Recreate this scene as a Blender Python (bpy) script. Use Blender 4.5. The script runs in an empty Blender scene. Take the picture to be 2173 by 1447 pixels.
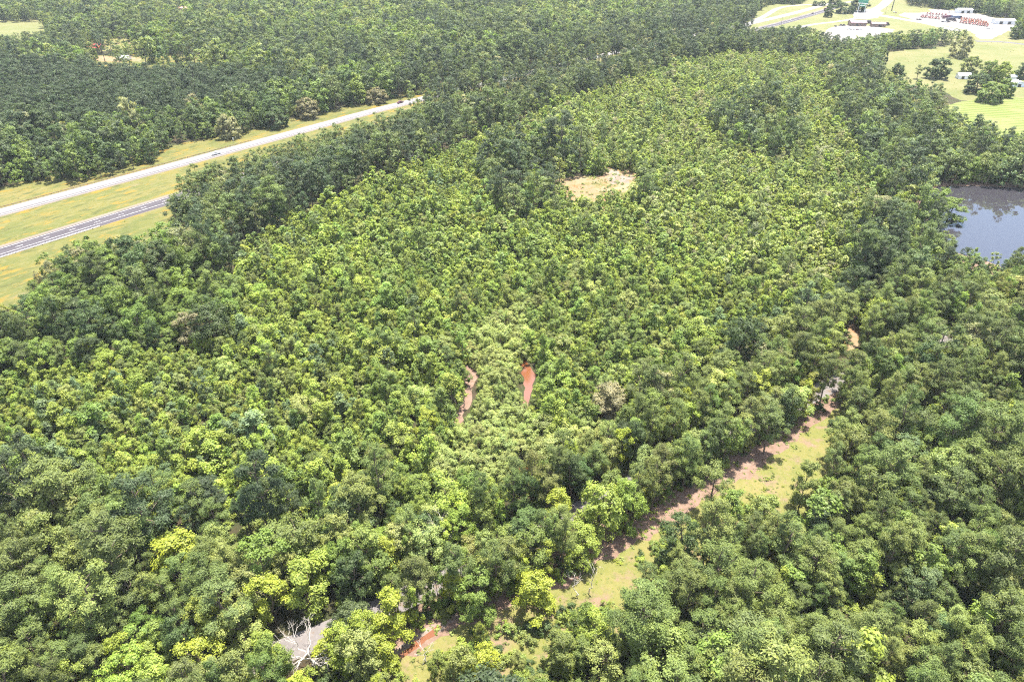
import bpy, bmesh, math, random
import numpy as np
from mathutils import Vector, Matrix

# ------------------------------------------------------------------ camera, sky, sun, exposure
CAM_H, PITCH, FOC = 132.0, math.radians(32.5), 2173 * 24.0 / 36.0
SUN_EL, SUN_AZ = math.radians(75), math.radians(24)      # azimuth: clockwise from straight ahead (+Y)
scene = bpy.context.scene
C = scene.collection
cam_data = bpy.data.cameras.new('camera'); cam = bpy.data.objects.new('camera', cam_data); C.objects.link(cam)
cam.location = (0, 0, CAM_H); cam.rotation_euler = (math.pi / 2 - PITCH, 0, 0)
cam_data.lens = 24; cam_data.sensor_width = 36; cam_data.clip_start = 1; cam_data.clip_end = 20000
scene.camera = cam

world = bpy.data.worlds.new('World'); scene.world = world; world.use_nodes = True
wn, wl = world.node_tree.nodes, world.node_tree.links
for n in list(wn): wn.remove(n)
w_out = wn.new('ShaderNodeOutputWorld'); w_bg = wn.new('ShaderNodeBackground')
sky = wn.new('ShaderNodeTexSky'); sky.sky_type = 'NISHITA'; sky.sun_disc = False
sky.sun_elevation = SUN_EL; sky.sun_rotation = SUN_AZ; sky.altitude = 100; sky.air_density = 1.1; sky.dust_density = 1.6
# broken fair-weather cloud over the whole sky (seen in the pond)
w_tc = wn.new('ShaderNodeTexCoord'); w_no = wn.new('ShaderNodeTexNoise'); w_no.inputs['Scale'].default_value = 2.6; w_no.inputs['Detail'].default_value = 7
w_ra = wn.new('ShaderNodeValToRGB'); w_ra.color_ramp.elements[0].position = 0.47; w_ra.color_ramp.elements[1].position = 0.68
w_mx = wn.new('ShaderNodeMix'); w_mx.data_type = 'RGBA'; w_mx.inputs['B'].default_value = (11.5, 11.9, 12.8, 1)
wl.new(w_tc.outputs['Generated'], w_no.inputs['Vector']); wl.new(w_no.outputs['Fac'], w_ra.inputs['Fac'])
wl.new(w_ra.outputs['Color'], w_mx.inputs['Factor']); wl.new(sky.outputs['Color'], w_mx.inputs['A'])
wl.new(w_mx.outputs['Result'], w_bg.inputs['Color']); wl.new(w_bg.outputs['Background'], w_out.inputs['Surface'])
w_bg.inputs['Strength'].default_value = 0.095

sun_data = bpy.data.lights.new('sun', 'SUN'); sun = bpy.data.objects.new('sun', sun_data); C.objects.link(sun)
SUN_VEC = Vector((math.sin(SUN_AZ) * math.cos(SUN_EL), math.cos(SUN_AZ) * math.cos(SUN_EL), math.sin(SUN_EL)))
sun.rotation_euler = SUN_VEC.to_track_quat('Z', 'Y').to_euler(); sun.location = (300, 300, 600)
sun_data.energy = 5.0; sun_data.angle = math.radians(0.55); sun_data.color = (1.0, 0.945, 0.84)

scene.view_settings.view_transform = 'Standard'; scene.view_settings.look = 'None'
scene.view_settings.gamma = 1; scene.view_settings.use_curve_mapping = False
scene.view_settings.exposure = 1.95
cy = scene.cycles
cy.max_bounces = 3; cy.diffuse_bounces = 2; cy.glossy_bounces = 2; cy.transmission_bounces = 2; cy.volume_bounces = 0
cy.transparent_max_bounces = 4; cy.caustics_reflective = False; cy.caustics_refractive = False
cy.use_denoising = False; cy.filter_width = 1.15; cy.use_adaptive_sampling = True; cy.adaptive_threshold = 0.01
cy.sample_clamp_indirect = 4; cy.use_light_tree = False
world.cycles.sampling_method = 'MANUAL'; world.cycles.sample_map_resolution = 256

# ------------------------------------------------------------------ helpers
CT, ST = math.cos(PITCH), math.sin(PITCH)
rng = np.random.default_rng(11)
random.seed(5)
def G(px, py, z=0.0):
    """where the line of sight through a point of the photograph meets the level z"""
    u = (px - 1086.5) / FOC; v = -(py - 723.5) / FOC
    dy, dz = CT + v * ST, -ST + v * CT
    t = (z - CAM_H) / dz
    return np.array([u * t, dy * t])
def project(x, y, z):
    zc = z - CAM_H
    d = y * CT - zc * ST; up = y * ST + zc * CT
    return 1086.5 + FOC * x / d, 723.5 - FOC * up / d, d
def in_poly(x, y, poly):
    poly = np.asarray(poly, float); inside = np.zeros(np.shape(x), bool)
    x0, y0 = poly[-1]
    for x1, y1 in poly:
        c = (y0 > y) != (y1 > y)
        with np.errstate(divide='ignore', invalid='ignore'):
            inside ^= c & (x < (x1 - x0) * (y - y0) / (y1 - y0) + x0)
        x0, y0 = x1, y1
    return inside

def tag(o, label=None, cat=None, group=None, kind=None):
    for k, v in (('label', label), ('category', cat), ('group', group), ('kind', kind)):
        if v: o[k] = v
    return o
def mesh_obj(name, mesh, parent=None, coll=C):
    o = bpy.data.objects.new(name, mesh); (coll or C).objects.link(o); o.parent = parent
    return o
def empty(name, loc, rz=0.0, scale=None):
    e = bpy.data.objects.new(name, None); e.empty_display_size = 0.2; C.objects.link(e)
    e.location = loc; e.rotation_euler = (0, 0, rz)
    if scale is not None: e.scale = scale
    return e
class MB:
    """collects shapes and links them as one mesh object"""
    def __init__(s): s.bm = bmesh.new()
    def box(s, x0, x1, y0, y1, z0, z1, bevel=0.0):
        r = bmesh.ops.create_cube(s.bm, size=1, matrix=Matrix.Translation(((x0+x1)/2, (y0+y1)/2, (z0+z1)/2)) @ Matrix.Diagonal((x1-x0, y1-y0, z1-z0, 1)))
        if bevel:
            ed = list({e for v in r['verts'] for e in v.link_edges})
            bmesh.ops.bevel(s.bm, geom=ed, offset=bevel, segments=2, affect='EDGES', profile=0.6)
        return s
    def tube(s, a, b, r0, r1=None, n=8):
        a, b = Vector(a), Vector(b); d = b - a
        m = Matrix.Translation((a + b) / 2) @ d.to_track_quat('Z', 'Y').to_matrix().to_4x4()
        bmesh.ops.create_cone(s.bm, cap_ends=True, segments=n, radius1=r0, radius2=r0 if r1 is None else r1, depth=d.length, matrix=m)
        return s
    def prism(s, pts, y0, y1):
        """side profile (x, z) pushed across the width y0..y1"""
        a = [s.bm.verts.new((x, y0, z)) for x, z in pts]; b = [s.bm.verts.new((x, y1, z)) for x, z in pts]
        s.bm.faces.new(a); s.bm.faces.new(b[::-1])
        for i in range(len(a)):
            j = (i + 1) % len(a); s.bm.faces.new((a[j], a[i], b[i], b[j]))
        return s
    def mesh(s, name, mat):
        bmesh.ops.recalc_face_normals(s.bm, faces=s.bm.faces[:])
        me = bpy.data.meshes.new(name); s.bm.to_mesh(me); s.bm.free()
        if mat: me.materials.append(mat)
        return me
    def build(s, name, mat, parent=None):
        return mesh_obj(name, s.mesh(name, mat), parent)

def copy_tree(o, parent=None):
    c = o.copy(); C.objects.link(c); c.parent = parent
    for ch in o.children: copy_tree(ch, c)
    return c

# ------------------------------------------------------------------ materials
def new_mat(name):
    m = bpy.data.materials.new(name); m.use_nodes = True
    nt = m.node_tree; bsdf = nt.nodes['Principled BSDF']
    return m, nt, bsdf
ROAD_YAW = math.atan2(0.79808, 0.60255)
def noise_node(nt, scale, detail=4, rough=0.55, seed=0.0, along=0.0):
    """noise over the ground; along > 0 draws it out that many times in the highway's direction"""
    g = nt.nodes.new('ShaderNodeNewGeometry'); n = nt.nodes.new('ShaderNodeTexNoise')
    n.noise_dimensions = '4D'; n.inputs['W'].default_value = seed
    n.inputs['Scale'].default_value = scale; n.inputs['Detail'].default_value = detail; n.inputs['Roughness'].default_value = rough
    if along:
        mp = nt.nodes.new('ShaderNodeMapping'); mp.vector_type = 'TEXTURE'; mp.inputs['Rotation'].default_value = (0, 0, ROAD_YAW); mp.inputs['Scale'].default_value = (along, 1, 1)
        nt.links.new(g.outputs['Position'], mp.inputs['Vector']); nt.links.new(mp.outputs['Vector'], n.inputs['Vector'])
    else: nt.links.new(g.outputs['Position'], n.inputs['Vector'])
    return n.outputs['Fac']
def ramp(nt, fac, stops):
    r = nt.nodes.new('ShaderNodeValToRGB'); el = r.color_ramp.elements
    while len(el) < len(stops): el.new(0.5)
    for e, (p, c) in zip(el, stops): e.position = p; e.color = (*c, 1) if len(c) == 3 else c
    nt.links.new(fac, r.inputs['Fac']); return r.outputs['Color']
def mixc(nt, fac, a, b, mode='MIX'):
    m = nt.nodes.new('ShaderNodeMix'); m.data_type = 'RGBA'; m.blend_type = mode
    for sock, v in (('Factor', fac), ('A', a), ('B', b)):
        if hasattr(v, 'node'): nt.links.new(v, m.inputs[sock])
        elif sock == 'Factor': m.inputs[sock].default_value = v
        else: m.inputs[sock].default_value = (*v, 1)
    return m.outputs['Result']
def plain(name, col, rough=0.6, metal=0.0, var=0.15, scale=0.8):
    m, nt, b = new_mat(name)
    c = ramp(nt, noise_node(nt, scale, 5), [(0.3, [x * (1 - var) for x in col]), (0.7, [min(1, x * (1 + var)) for x in col])])
    nt.links.new(c, b.inputs['Base Color']); b.inputs['Roughness'].default_value = rough; b.inputs['Metallic'].default_value = metal
    return m
def bump(nt, b, fac, strength, dist):
    n = nt.nodes.new('ShaderNodeBump'); n.inputs['Strength'].default_value = strength; n.inputs['Distance'].default_value = dist
    nt.links.new(fac, n.inputs['Height']); nt.links.new(n.outputs['Normal'], b.inputs['Normal'])

def ground_mat(name, layers, rough=0.9, bmp=(1.2, 0.6, 0.5), gain=0.86, along=0.0):
    """layers: list of (noise scale, detail, seed, lo, hi, colour) laid one over the other; the first is the base colour alone"""
    m, nt, b = new_mat(name)
    gain *= 0.92
    col = [v * gain for v in layers[0]]
    for sc, det, seed, lo, hi, c in layers[1:]:
        c = [v * gain for v in c]
        f = ramp(nt, noise_node(nt, sc, det, 0.62, seed, along), [(lo, (0, 0, 0)), (hi, (1, 1, 1))])
        col = mixc(nt, f, col, c)
    nt.links.new(col, b.inputs['Base Color']); b.inputs['Roughness'].default_value = rough
    b.inputs['Specular IOR Level'].default_value = 0.15
    if bmp: bump(nt, b, noise_node(nt, bmp[0], 6, 0.65, 3.3), bmp[1], bmp[2])
    return m

M = {}
M['forest_floor'] = ground_mat('forest floor', [(0.040, 0.030, 0.017), (0.05, 4, 1.0, .42, .6, (0.034, 0.044, 0.014)), (0.5, 5, 2.0, .5, .7, (0.070, 0.044, 0.027)), (1.3, 5, 5.0, .55, .75, (0.040, 0.056, 0.016))])
M['verge'] = ground_mat('verge grass', [(0.088, 0.092, 0.024), (0.035, 6, 1.5, .42, .60, (0.120, 0.105, 0.034)), (0.09, 7, 7.0, .54, .70, (0.155, 0.105, 0.017)), (0.16, 7, 3.0, .48, .62, (0.072, 0.082, 0.022)), (0.55, 6, 4.0, .52, .72, (0.135, 0.122, 0.050)), (1.6, 5, 9.0, .58, .70, (0.045, 0.055, 0.017)), (0.07, 6, 12.0, .60, .70, (0.150, 0.120, 0.075)), (0.28, 8, 15.0, .53, .62, (0.060, 0.066, 0.020)), (0.22, 8, 19.0, .56, .64, (0.170, 0.108, 0.016))], bmp=(0.8, 0.9, 0.5), along=2.6, gain=1.02)
M['pasture'] = ground_mat('pasture grass', [(0.128, 0.134, 0.048), (0.012, 6, 2.5, .42, .62, (0.160, 0.150, 0.066)), (0.05, 6, 4.4, .48, .66, (0.105, 0.122, 0.036)), (0.3, 6, 8.0, .55, .75, (0.170, 0.155, 0.080))], bmp=(0.8, 0.5, 0.4), gain=.84)
M['clearing'] = ground_mat('clearing grass', [(0.115, 0.116, 0.032), (0.07, 6, 1.2, .45, .62, (0.145, 0.128, 0.046)), (0.18, 7, 4.2, .52, .62, (0.150, 0.105, 0.070)), (0.9, 6, 6.0, .52, .70, (0.080, 0.092, 0.024)), (2.2, 5, 8.5, .56, .74, (0.160, 0.145, 0.070)), (0.35, 7, 14.0, .64, .70, (0.200, 0.170, 0.130))], bmp=(2.0, 0.9, 0.3), gain=1.05)
M['soil'] = ground_mat('bare soil', [(0.118, 0.076, 0.057), (0.12, 6, 1.2, .45, .65, (0.150, 0.102, 0.079)), (0.7, 6, 4.2, .50, .68, (0.085, 0.054, 0.038)), (1.6, 6, 6.0, .56, .72, (0.075, 0.070, 0.026)), (3.5, 5, 2.2, .6, .7, (0.190, 0.145, 0.115))], bmp=(3.0, 0.8, 0.15), gain=1.25)
M['clay'] = ground_mat('clay soil', [(0.165, 0.105, 0.060), (0.06, 6, 3.2, .44, .6, (0.180, 0.135, 0.085)), (0.12, 7, 6.2, .50, .60, (0.098, 0.092, 0.034)), (0.3, 6, 4.2, .53, .66, (0.190, 0.085, 0.036)), (1.2, 6, 8.2, .56, .72, (0.080, 0.072, 0.025))], bmp=(1.5, 0.7, 0.3), gain=1.15)
M['white_soil'] = ground_mat('pale soil', [(0.205, 0.165, 0.140), (0.25, 6, 1.0, .45, .60, (0.160, 0.115, 0.085)), (1.2, 6, 2.0, .52, .66, (0.225, 0.200, 0.180))], bmp=(1.5, 0.6, 0.3))
M['concrete'] = ground_mat('pale concrete', [(0.190, 0.180, 0.178), (0.05, 5, 1.0, .4, .62, (0.212, 0.202, 0.198)), (0.5, 5, 2.0, .48, .66, (0.158, 0.150, 0.150)), (1.8, 4, 6.0, .58, .66, (0.120, 0.112, 0.112))], rough=0.8, bmp=None, along=14)
M['worn_asphalt'] = ground_mat('worn grey asphalt', [(0.108, 0.100, 0.106), (0.05, 5, 1.0, .4, .65, (0.130, 0.122, 0.126)), (0.9, 5, 2.0, .48, .68, (0.088, 0.082, 0.088))], rough=0.8, bmp=None, along=14)
M['asphalt'] = ground_mat('dark asphalt', [(0.060, 0.053, 0.062), (0.05, 5, 1.0, .4, .65, (0.074, 0.066, 0.075)), (0.9, 5, 2.0, .48, .68, (0.048, 0.042, 0.050))], rough=0.8, bmp=None, along=14)
M['shoulder'] = ground_mat('chip-seal shoulder', [(0.150, 0.125, 0.108), (0.2, 6, 1.0, .4, .62, (0.180, 0.150, 0.120)), (0.6, 6, 3.0, .55, .7, (0.120, 0.115, 0.055))], bmp=None, along=6)
M['road'] = ground_mat('country road', [(0.118, 0.106, 0.104), (0.2, 6, 1.0, .4, .62, (0.098, 0.088, 0.086)), (1.5, 6, 2.0, .52, .70, (0.145, 0.132, 0.128)), (0.5, 6, 5.0, .55, .66, (0.105, 0.080, 0.060))], bmp=None, gain=1.15)
M['lot'] = ground_mat('pale gravel lot', [(0.195, 0.180, 0.170), (0.04, 6, 1.0, .4, .62, (0.225, 0.212, 0.205)), (0.5, 6, 2.0, .48, .68, (0.160, 0.140, 0.130))], bmp=None)
M['paint'] = plain('worn white paint', (0.45, 0.45, 0.45), 0.6, var=0.3, scale=1.2)
M['bark'] = ground_mat('bark', [(0.13, 0.095, 0.07), (3.0, 4, 1.0, .4, .65, (0.19, 0.15, 0.12))], bmp=None)
M['dead_wood'] = ground_mat('bleached wood', [(0.42, 0.38, 0.34), (2.0, 4, 1.0, .4, .65, (0.55, 0.51, 0.47))], bmp=None)
M['dead_brown'] = ground_mat('weathered twigs', [(0.24, 0.19, 0.155), (2.0, 4, 1.0, .4, .65, (0.32, 0.26, 0.215))], bmp=None)
M['galv'] = plain('galvanised steel', (0.42, 0.42, 0.43), 0.5, 0.6)
M['rusty_rail'] = plain('weathering steel rail', (0.17, 0.105, 0.075), 0.8)
M['post_wood'] = plain('treated post', (0.15, 0.11, 0.08), 0.9)
M['dark_steel'] = plain('dark steel', (0.06, 0.055, 0.05), 0.6)
M['rubber'] = plain('rubber', (0.025, 0.025, 0.025), 0.8)
M['glass'] = plain('dark glass', (0.03, 0.035, 0.04), 0.08)
for k, c in {'car_white': (0.75, 0.75, 0.74), 'car_dark': (0.05, 0.04, 0.05), 'car_maroon': (0.11, 0.035, 0.055), 'car_silver': (0.4, 0.41, 0.43), 'car_blue': (0.05, 0.08, 0.16), 'tractor_red': (0.30, 0.07, 0.065), 'tractor_orange': (0.36, 0.11, 0.055), 'tractor_pale': (0.34, 0.24, 0.24), 'roof_white': (0.68, 0.70, 0.74), 'roof_red': (0.42, 0.045, 0.06), 'roof_dark': (0.13, 0.075, 0.10), 'roof_tan': (0.45, 0.26, 0.18), 'wall_white': (0.66, 0.66, 0.66), 'wall_tan': (0.42, 0.34, 0.27), 'wall_brown': (0.20, 0.13, 0.10), 'wall_blue': (0.55, 0.60, 0.68), 'opening_shade': (0.03, 0.028, 0.026), 'sign_green': (0.03, 0.22, 0.14), 'sign_white': (0.75, 0.76, 0.76)}.items():
    M[k] = plain(k.replace('_', ' '), c, 0.45 if 'car' in k or 'tractor' in k else 0.6, var=0.08)
# mown lawn with the mower's stripes
m, nt, b = new_mat('mown lawn'); M['lawn'] = m
geo = nt.nodes.new('ShaderNodeNewGeometry'); mp = nt.nodes.new('ShaderNodeMapping'); mp.inputs['Rotation'].default_value = (0, 0, math.radians(-12))
wv = nt.nodes.new('ShaderNodeTexWave'); wv.bands_direction = 'Y'; wv.inputs['Scale'].default_value = 0.055; wv.inputs['Distortion'].default_value = 1.2; wv.inputs['Detail Scale'].default_value = 0.4
nt.links.new(geo.outputs['Position'], mp.inputs['Vector']); nt.links.new(mp.outputs['Vector'], wv.inputs['Vector'])
c1 = ramp(nt, wv.outputs['Fac'], [(0.25, (0.078, 0.102, 0.022)), (0.75, (0.115, 0.130, 0.036))])
c2 = mixc(nt, ramp(nt, noise_node(nt, 0.05, 5, 0.6, 4.0), [(.45, (0, 0, 0)), (.7, (1, 1, 1))]), c1, (0.130, 0.130, 0.052))
nt.links.new(c2, b.inputs['Base Color']); b.inputs['Roughness'].default_value = 0.9; b.inputs['Specular IOR Level'].default_value = 0.15
# water
def water(name, col, rough, bmp):
    m, nt, b = new_mat(name); b.inputs['Base Color'].default_value = (*col, 1); b.inputs['Roughness'].default_value = rough
    b.inputs['IOR'].default_value = 1.7; b.inputs['Specular IOR Level'].default_value = 0.6
    bump(nt, b, noise_node(nt, 0.8, 2, 0.5), bmp, 0.03); return m
M['pond'] = water('pond water', (0.028, 0.026, 0.032), 0.015, 0.03)
M['mud_water'] = water('muddy orange water', (0.120, 0.040, 0.014), 0.2, 0.05)
# foliage: the tint comes with each tree, the leaves vary around it
def foliage(name, trans, gloss):
    m = bpy.data.materials.new(name); m.use_nodes = True; nt = m.node_tree; N = nt.nodes; L = nt.links
    b = N['Principled BSDF']; out = N['Material Output']
    at = N.new('ShaderNodeAttribute'); at.attribute_type = 'INSTANCER'; at.attribute_name = 'tint'
    lv = N.new('ShaderNodeAttribute'); lv.attribute_name = 'leaf'
    r = ramp(nt, lv.outputs['Fac'], [(0.0, (0.62, 0.66, 0.70)), (0.5, (0.95, 0.95, 0.95)), (1.0, (1.45, 1.36, 1.15))])
    col = mixc(nt, 1.0, at.outputs['Color'], r, 'MULTIPLY')
    L.new(col, b.inputs['Base Color']); b.inputs['Roughness'].default_value = 0.55; b.inputs['Specular IOR Level'].default_value = gloss
    tr = N.new('ShaderNodeBsdfTranslucent'); L.new(mixc(nt, 1.0, col, (1.25, 1.2, 0.55), 'MULTIPLY'), tr.inputs['Color'])
    mx = N.new('ShaderNodeMixShader'); mx.inputs['Fac'].default_value = trans
    L.new(b.outputs['BSDF'], mx.inputs[1]); L.new(tr.outputs['BSDF'], mx.inputs[2]); L.new(mx.outputs['Shader'], out.inputs['Surface'])
    return m
M['leaf'] = foliage('broad leaves', 0.46, 0.35)
M['needle'] = foliage('pine needles', 0.33, 0.25)

# ------------------------------------------------------------------ haze in the air
def add_haze():
    mb = MB(); mb.box(-6300, 6300, -6300, 6300, -1.0, 140)
    m = bpy.data.materials.new('haze'); m.use_nodes = True; nt = m.node_tree; nt.nodes.clear()
    o = nt.nodes.new('ShaderNodeOutputMaterial'); v = nt.nodes.new('ShaderNodeVolumePrincipled')
    v.inputs['Color'].default_value = (0.80, 0.90, 1.0, 1); v.inputs['Density'].default_value = HAZE; v.inputs['Anisotropy'].default_value = 0.0
    nt.links.new(v.outputs['Volume'], o.inputs['Volume'])
    tag(mb.build('haze', m), kind='stuff')
HAZE = 0.00005

# ------------------------------------------------------------------ ground sheets
def rough_outline(pts, step, amp, seed):
    r = np.random.default_rng(seed); out = []
    pts = [np.asarray(p, float) for p in pts]
    for a, b in zip(pts, pts[1:] + pts[:1]):
        n = max(1, int(np.linalg.norm(b - a) / step)); d = (b - a) / max(np.linalg.norm(b - a), 1e-6); nn = np.array([-d[1], d[0]])
        for i in range(n): out.append(a + (b - a) * i / n + nn * r.normal(0, amp) * (i > 0))
    return out
def sheet(name, pts, z, mat, step=3.0, amp=0.6, seed=1, parent=None, kind='structure'):
    bm = bmesh.new(); vs = [bm.verts.new((p[0], p[1], z)) for p in rough_outline(pts, step, amp, seed)]
    f = bm.faces.new(vs); f.normal_update()
    if f.normal.z < 0: f.normal_flip()
    bmesh.ops.triangulate(bm, faces=[f])
    me = bpy.data.meshes.new(name); bm.to_mesh(me); bm.free(); me.materials.append(mat)
    o = mesh_obj(name, me, parent)
    if parent is None and kind: o['kind'] = kind
    return o
def px_poly(pts): return [G(*p) for p in pts]

def ground():
    bm = bmesh.new(); n = 40
    bmesh.ops.create_grid(bm, x_segments=n, y_segments=n, size=6200)
    me = bpy.data.meshes.new('ground'); bm.to_mesh(me); bm.free(); me.materials.append(M['forest_floor'])
    tag(mesh_obj('ground', me), kind='structure')
ground()

# the highway runs straight past the camera and swings a little away to the north-east
HD = np.array([0.60255, 0.79808]); HN = np.array([-0.79808, 0.60255]); H0 = np.array([-206.78, 315.1])
def smooth_line(pts, n=12):
    pts = [np.asarray(p, float) for p in pts]; P = [pts[0] * 2 - pts[1]] + pts + [pts[-1] * 2 - pts[-2]]; out = []
    for i in range(1, len(P) - 2):
        p0, p1, p2, p3 = P[i-1:i+3]
        for t in np.linspace(0, 1, n, endpoint=False):
            out.append(0.5 * (2*p1 + (p2-p0)*t + (2*p0-5*p1+4*p2-p3)*t*t + (3*p1-p0-3*p2+p3)*t**3))
    out.append(pts[-1]); return np.array(out)
def hw(along, perp): return H0 + HD * along + HN * perp
near_line = smooth_line([hw(-260, 0), hw(-100, 0), hw(60, 0), hw(260, -1), hw(500, -10), hw(700, -23), hw(854, -39), hw(1000, -48), hw(1120, -52)])
far_line = smooth_line([hw(-260, 51.5), hw(-100, 51.5), hw(60, 50.5), hw(180, 50), hw(265, 48.5), hw(500, 32), hw(700, 11), hw(848, -10), hw(1000, -24), hw(1140, -30)])
def normals(line):
    t = np.gradient(line, axis=0); t /= np.linalg.norm(t, axis=1)[:, None]
    return np.stack([-t[:, 1], t[:, 0]], 1)
def ribbon(name, line, a, b, z, mat, parent=None, thick=0.0):
    nn = normals(line); L = line + nn * a; R = line + nn * b; n = len(line)
    v = [(*p, z) for p in L] + [(*p, z) for p in R]; f = [(i, n + i, n + i + 1, i + 1) if a > b else (i, i + 1, n + i + 1, n + i) for i in range(n - 1)]
    me = bpy.data.meshes.new(name); me.from_pydata(v, [], f); me.materials.append(mat)
    o = mesh_obj(name, me, parent)
    if parent is None: o['kind'] = 'structure'
    return o
def along_line(line):
    d = np.r_[0, np.cumsum(np.linalg.norm(np.diff(line, axis=0), axis=1))]
    return lambda s: np.array([np.interp(s, d, line[:, 0]), np.interp(s, d, line[:, 1])]), d[-1]
def dashes(line, off, z, parent, s0, s1, period=11.85, length=3.1):
    at, tot = along_line(line); me = None; s = s0
    while s < min(s1, tot - 4):
        p, q = at(s), at(s + length); d = (q - p) / np.linalg.norm(q - p); nn = np.array([-d[1], d[0]])
        if me is None: me = MB().box(-length/2, length/2, -0.09, 0.09, -0.002, 0.004).mesh('lane_dash', M['paint'])
        o = mesh_obj('lane_dash', me, parent); c = (p + q) / 2 + nn * off
        o.location = (c[0], c[1], z); o.rotation_euler = (0, 0, math.atan2(d[1], d[0])); s += period
def carriageway(name, line, lo, hi, body, sh_lo, sh_hi, dash_off, edges, s0, s1, off_phase=0.0):
    ribbon(name.replace('highway', 'highway_shoulder'), line, sh_lo, sh_hi, 0.05, M['shoulder'])
    o = ribbon(name, line, lo, hi, 0.09, body)
    for e in edges: ribbon('edge_line', line, e + 0.10, e - 0.10, 0.096, M['paint'], o)
    dashes(line, dash_off, 0.094, o, off_phase, s1)
    return o
sheet('highway_verge', [hw(-260, -66), hw(-30, -60), hw(30, -30), hw(260, -26), hw(600, -40), hw(860, -75), hw(1130, -130), hw(1180, 60), hw(860, 70), hw(600, 85), hw(260, 74), hw(60, 92), hw(-260, 92)], 0.012, M['verge'], 6, 1.2, 4)
nr = carriageway('highway_lane_near', near_line, 4.6, -6.6, M['asphalt'], 7.4, -7.2, 0.0, (3.5, -3.1), 0, 900, off_phase=11.9)
fr = carriageway('highway_lane_far', far_line, 6.2, -4.4, M['concrete'], 7.2, -6.0, 1.4, (5.0, -2.4), 0, 900, off_phase=7.0)
nr.name = 'highway_carriageway'; fr.name = 'highway_carriageway.001'
ribbon('worn_lane', far_line[:60], -0.4, -4.1, 0.093, M['worn_asphalt'], fr)

# interchange
sheet('interchange_verge', px_poly([(1540, 66), (1600, 30), (1612, 6), (1700, -6), (1930, -14), (2010, 10), (2173, 40), (2260, 62), (2260, 80), (2100, 92), (1900, 84), (1780, 92), (1640, 72)]), 0.018, M['pasture'], 12, 2, 3)
def road_px(name, pts, w, mat, z, n=8): return ribbon(name, smooth_line([G(*p) for p in pts], n), w / 2, -w / 2, z, mat)
road_px('exit_ramp', [(1572, 62), (1600, 46), (1626, 33), (1648, 20), (1672, 14), (1710, 11), (1770, 8), (1850, 0)], 9, M['concrete'], 0.07)
road_px('frontage_road', [(1690, 60), (1730, 52), (1780, 46), (1822, 39), (1850, 33)], 8, M['concrete'], 0.06)
road_px('cross_road', [(1898, -14), (1884, 2), (1872, 13), (1856, 23), (1858, 31), (1890, 37), (1930, 44), (1975, 52), (2030, 66)], 15, M['concrete'], 0.075)
sheet('road_junction', px_poly([(1806, 24), (1856, 18), (1876, 28), (1864, 38), (1838, 42), (1812, 40)]), 0.08, M['concrete'], 8, 1.0, 5)
sheet('truck_lot', px_poly([(1745, 72), (1762, 60), (1782, 55), (1806, 54), (1850, 56), (1876, 60), (1900, 64), (1890, 74), (1820, 86), (1770, 90)]), 0.045, M['lot'], 6, 0.8, 6)
sheet('equipment_yard', px_poly([(1906, 33), (1930, 22), (1990, 20), (2040, 24), (2090, 32), (2140, 48), (2240, 66), (2240, 76), (2140, 66), (2104, 84), (2080, 84), (2060, 68), (2000, 54), (1950, 46)]), 0.05, M['lot'], 8, 1.0, 7)
sheet('grass_island', px_poly([(1918, 24), (1950, 20), (1970, 21), (1976, 26), (1950, 28), (1922, 28)]), 0.066, M['pasture'], 5, 0.6, 8)

# pasture, lawn, pond, clearings
sheet('pasture', px_poly([(1855, 150), (1880, 112), (1990, 100), (2100, 82), (2240, 84), (2300, 160), (2300, 220), (2173, 208), (2040, 214), (1990, 190), (1900, 178)]), 0.020, M['pasture'], 6, 1.5, 9)
sheet('mown_lawn', px_poly([(2000, 226), (2040, 216), (2140, 206), (2300, 214), (2400, 330), (2240, 320), (2100, 292), (2020, 250)]), 0.026, M['lawn'], 6, 0.8, 10)
road_px('farm_lane', [(2070, 88), (2130, 90), (2190, 97), (2260, 106)], 9, M['worn_asphalt'], 0.03)
sheet('pond', px_poly([(1955, 420), (1990, 396), (2060, 394), (2173, 399), (2320, 405), (2420, 520), (2300, 590), (2140, 570), (2010, 530), (1960, 470)]), 0.03, M['pond'], 4, 0.7, 11)
sheet('pond_bank', px_poly([(1930, 420), (1975, 386), (2060, 385), (2173, 391), (2350, 394), (2460, 530), (2310, 612), (2110, 590), (1980, 545), (1930, 480)]), 0.016, M['soil'], 4, 0.9, 12)
sheet('clay_clearing', px_poly([(1172, 386), (1196, 376), (1282, 372), (1288, 356), (1330, 362), (1356, 374), (1354, 400), (1342, 436), (1300, 470), (1220, 460), (1200, 412)]), 0.022, M['clay'], 2.5, 1.6, 13)
sheet('sandy_patch', px_poly([(1290, 357), (1310, 361), (1314, 374), (1348, 376), (1336, 386), (1300, 391), (1288, 384), (1294, 372)]), 0.03, M['white_soil'], 1.8, 1.2, 14)
STRIP_FAR = [(770, 1400), (905, 1292), (1010, 1252), (1190, 1182), (1290, 1122), (1380, 1072), (1530, 985), (1620, 925), (1700, 870), (1792, 815), (1880, 770)]
STRIP_NEAR = [(1930, 890), (1880, 985), (1860, 1040), (1760, 1160), (1640, 1190), (1540, 1240), (1420, 1330), (1300, 1390), (1130, 1440), (950, 1500), (780, 1540)]
sheet('grass_strip', px_poly(STRIP_FAR + STRIP_NEAR), 0.022, M['clearing'], 2.5, 0.6, 15)
def offset_px(pts, dx, dy): return [(x + dx, y + dy) for x, y in pts]
sheet('dirt_path', px_poly(offset_px(STRIP_FAR, -14, -10) + [(1800, 850), (1726, 902), (1655, 962), (1625, 985), (1560, 1024), (1425, 1110), (1330, 1165), (1215, 1232), (1040, 1305), (935, 1350), (800, 1440)]), 0.028, M['soil'], 2.0, 0.7, 16)
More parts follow.
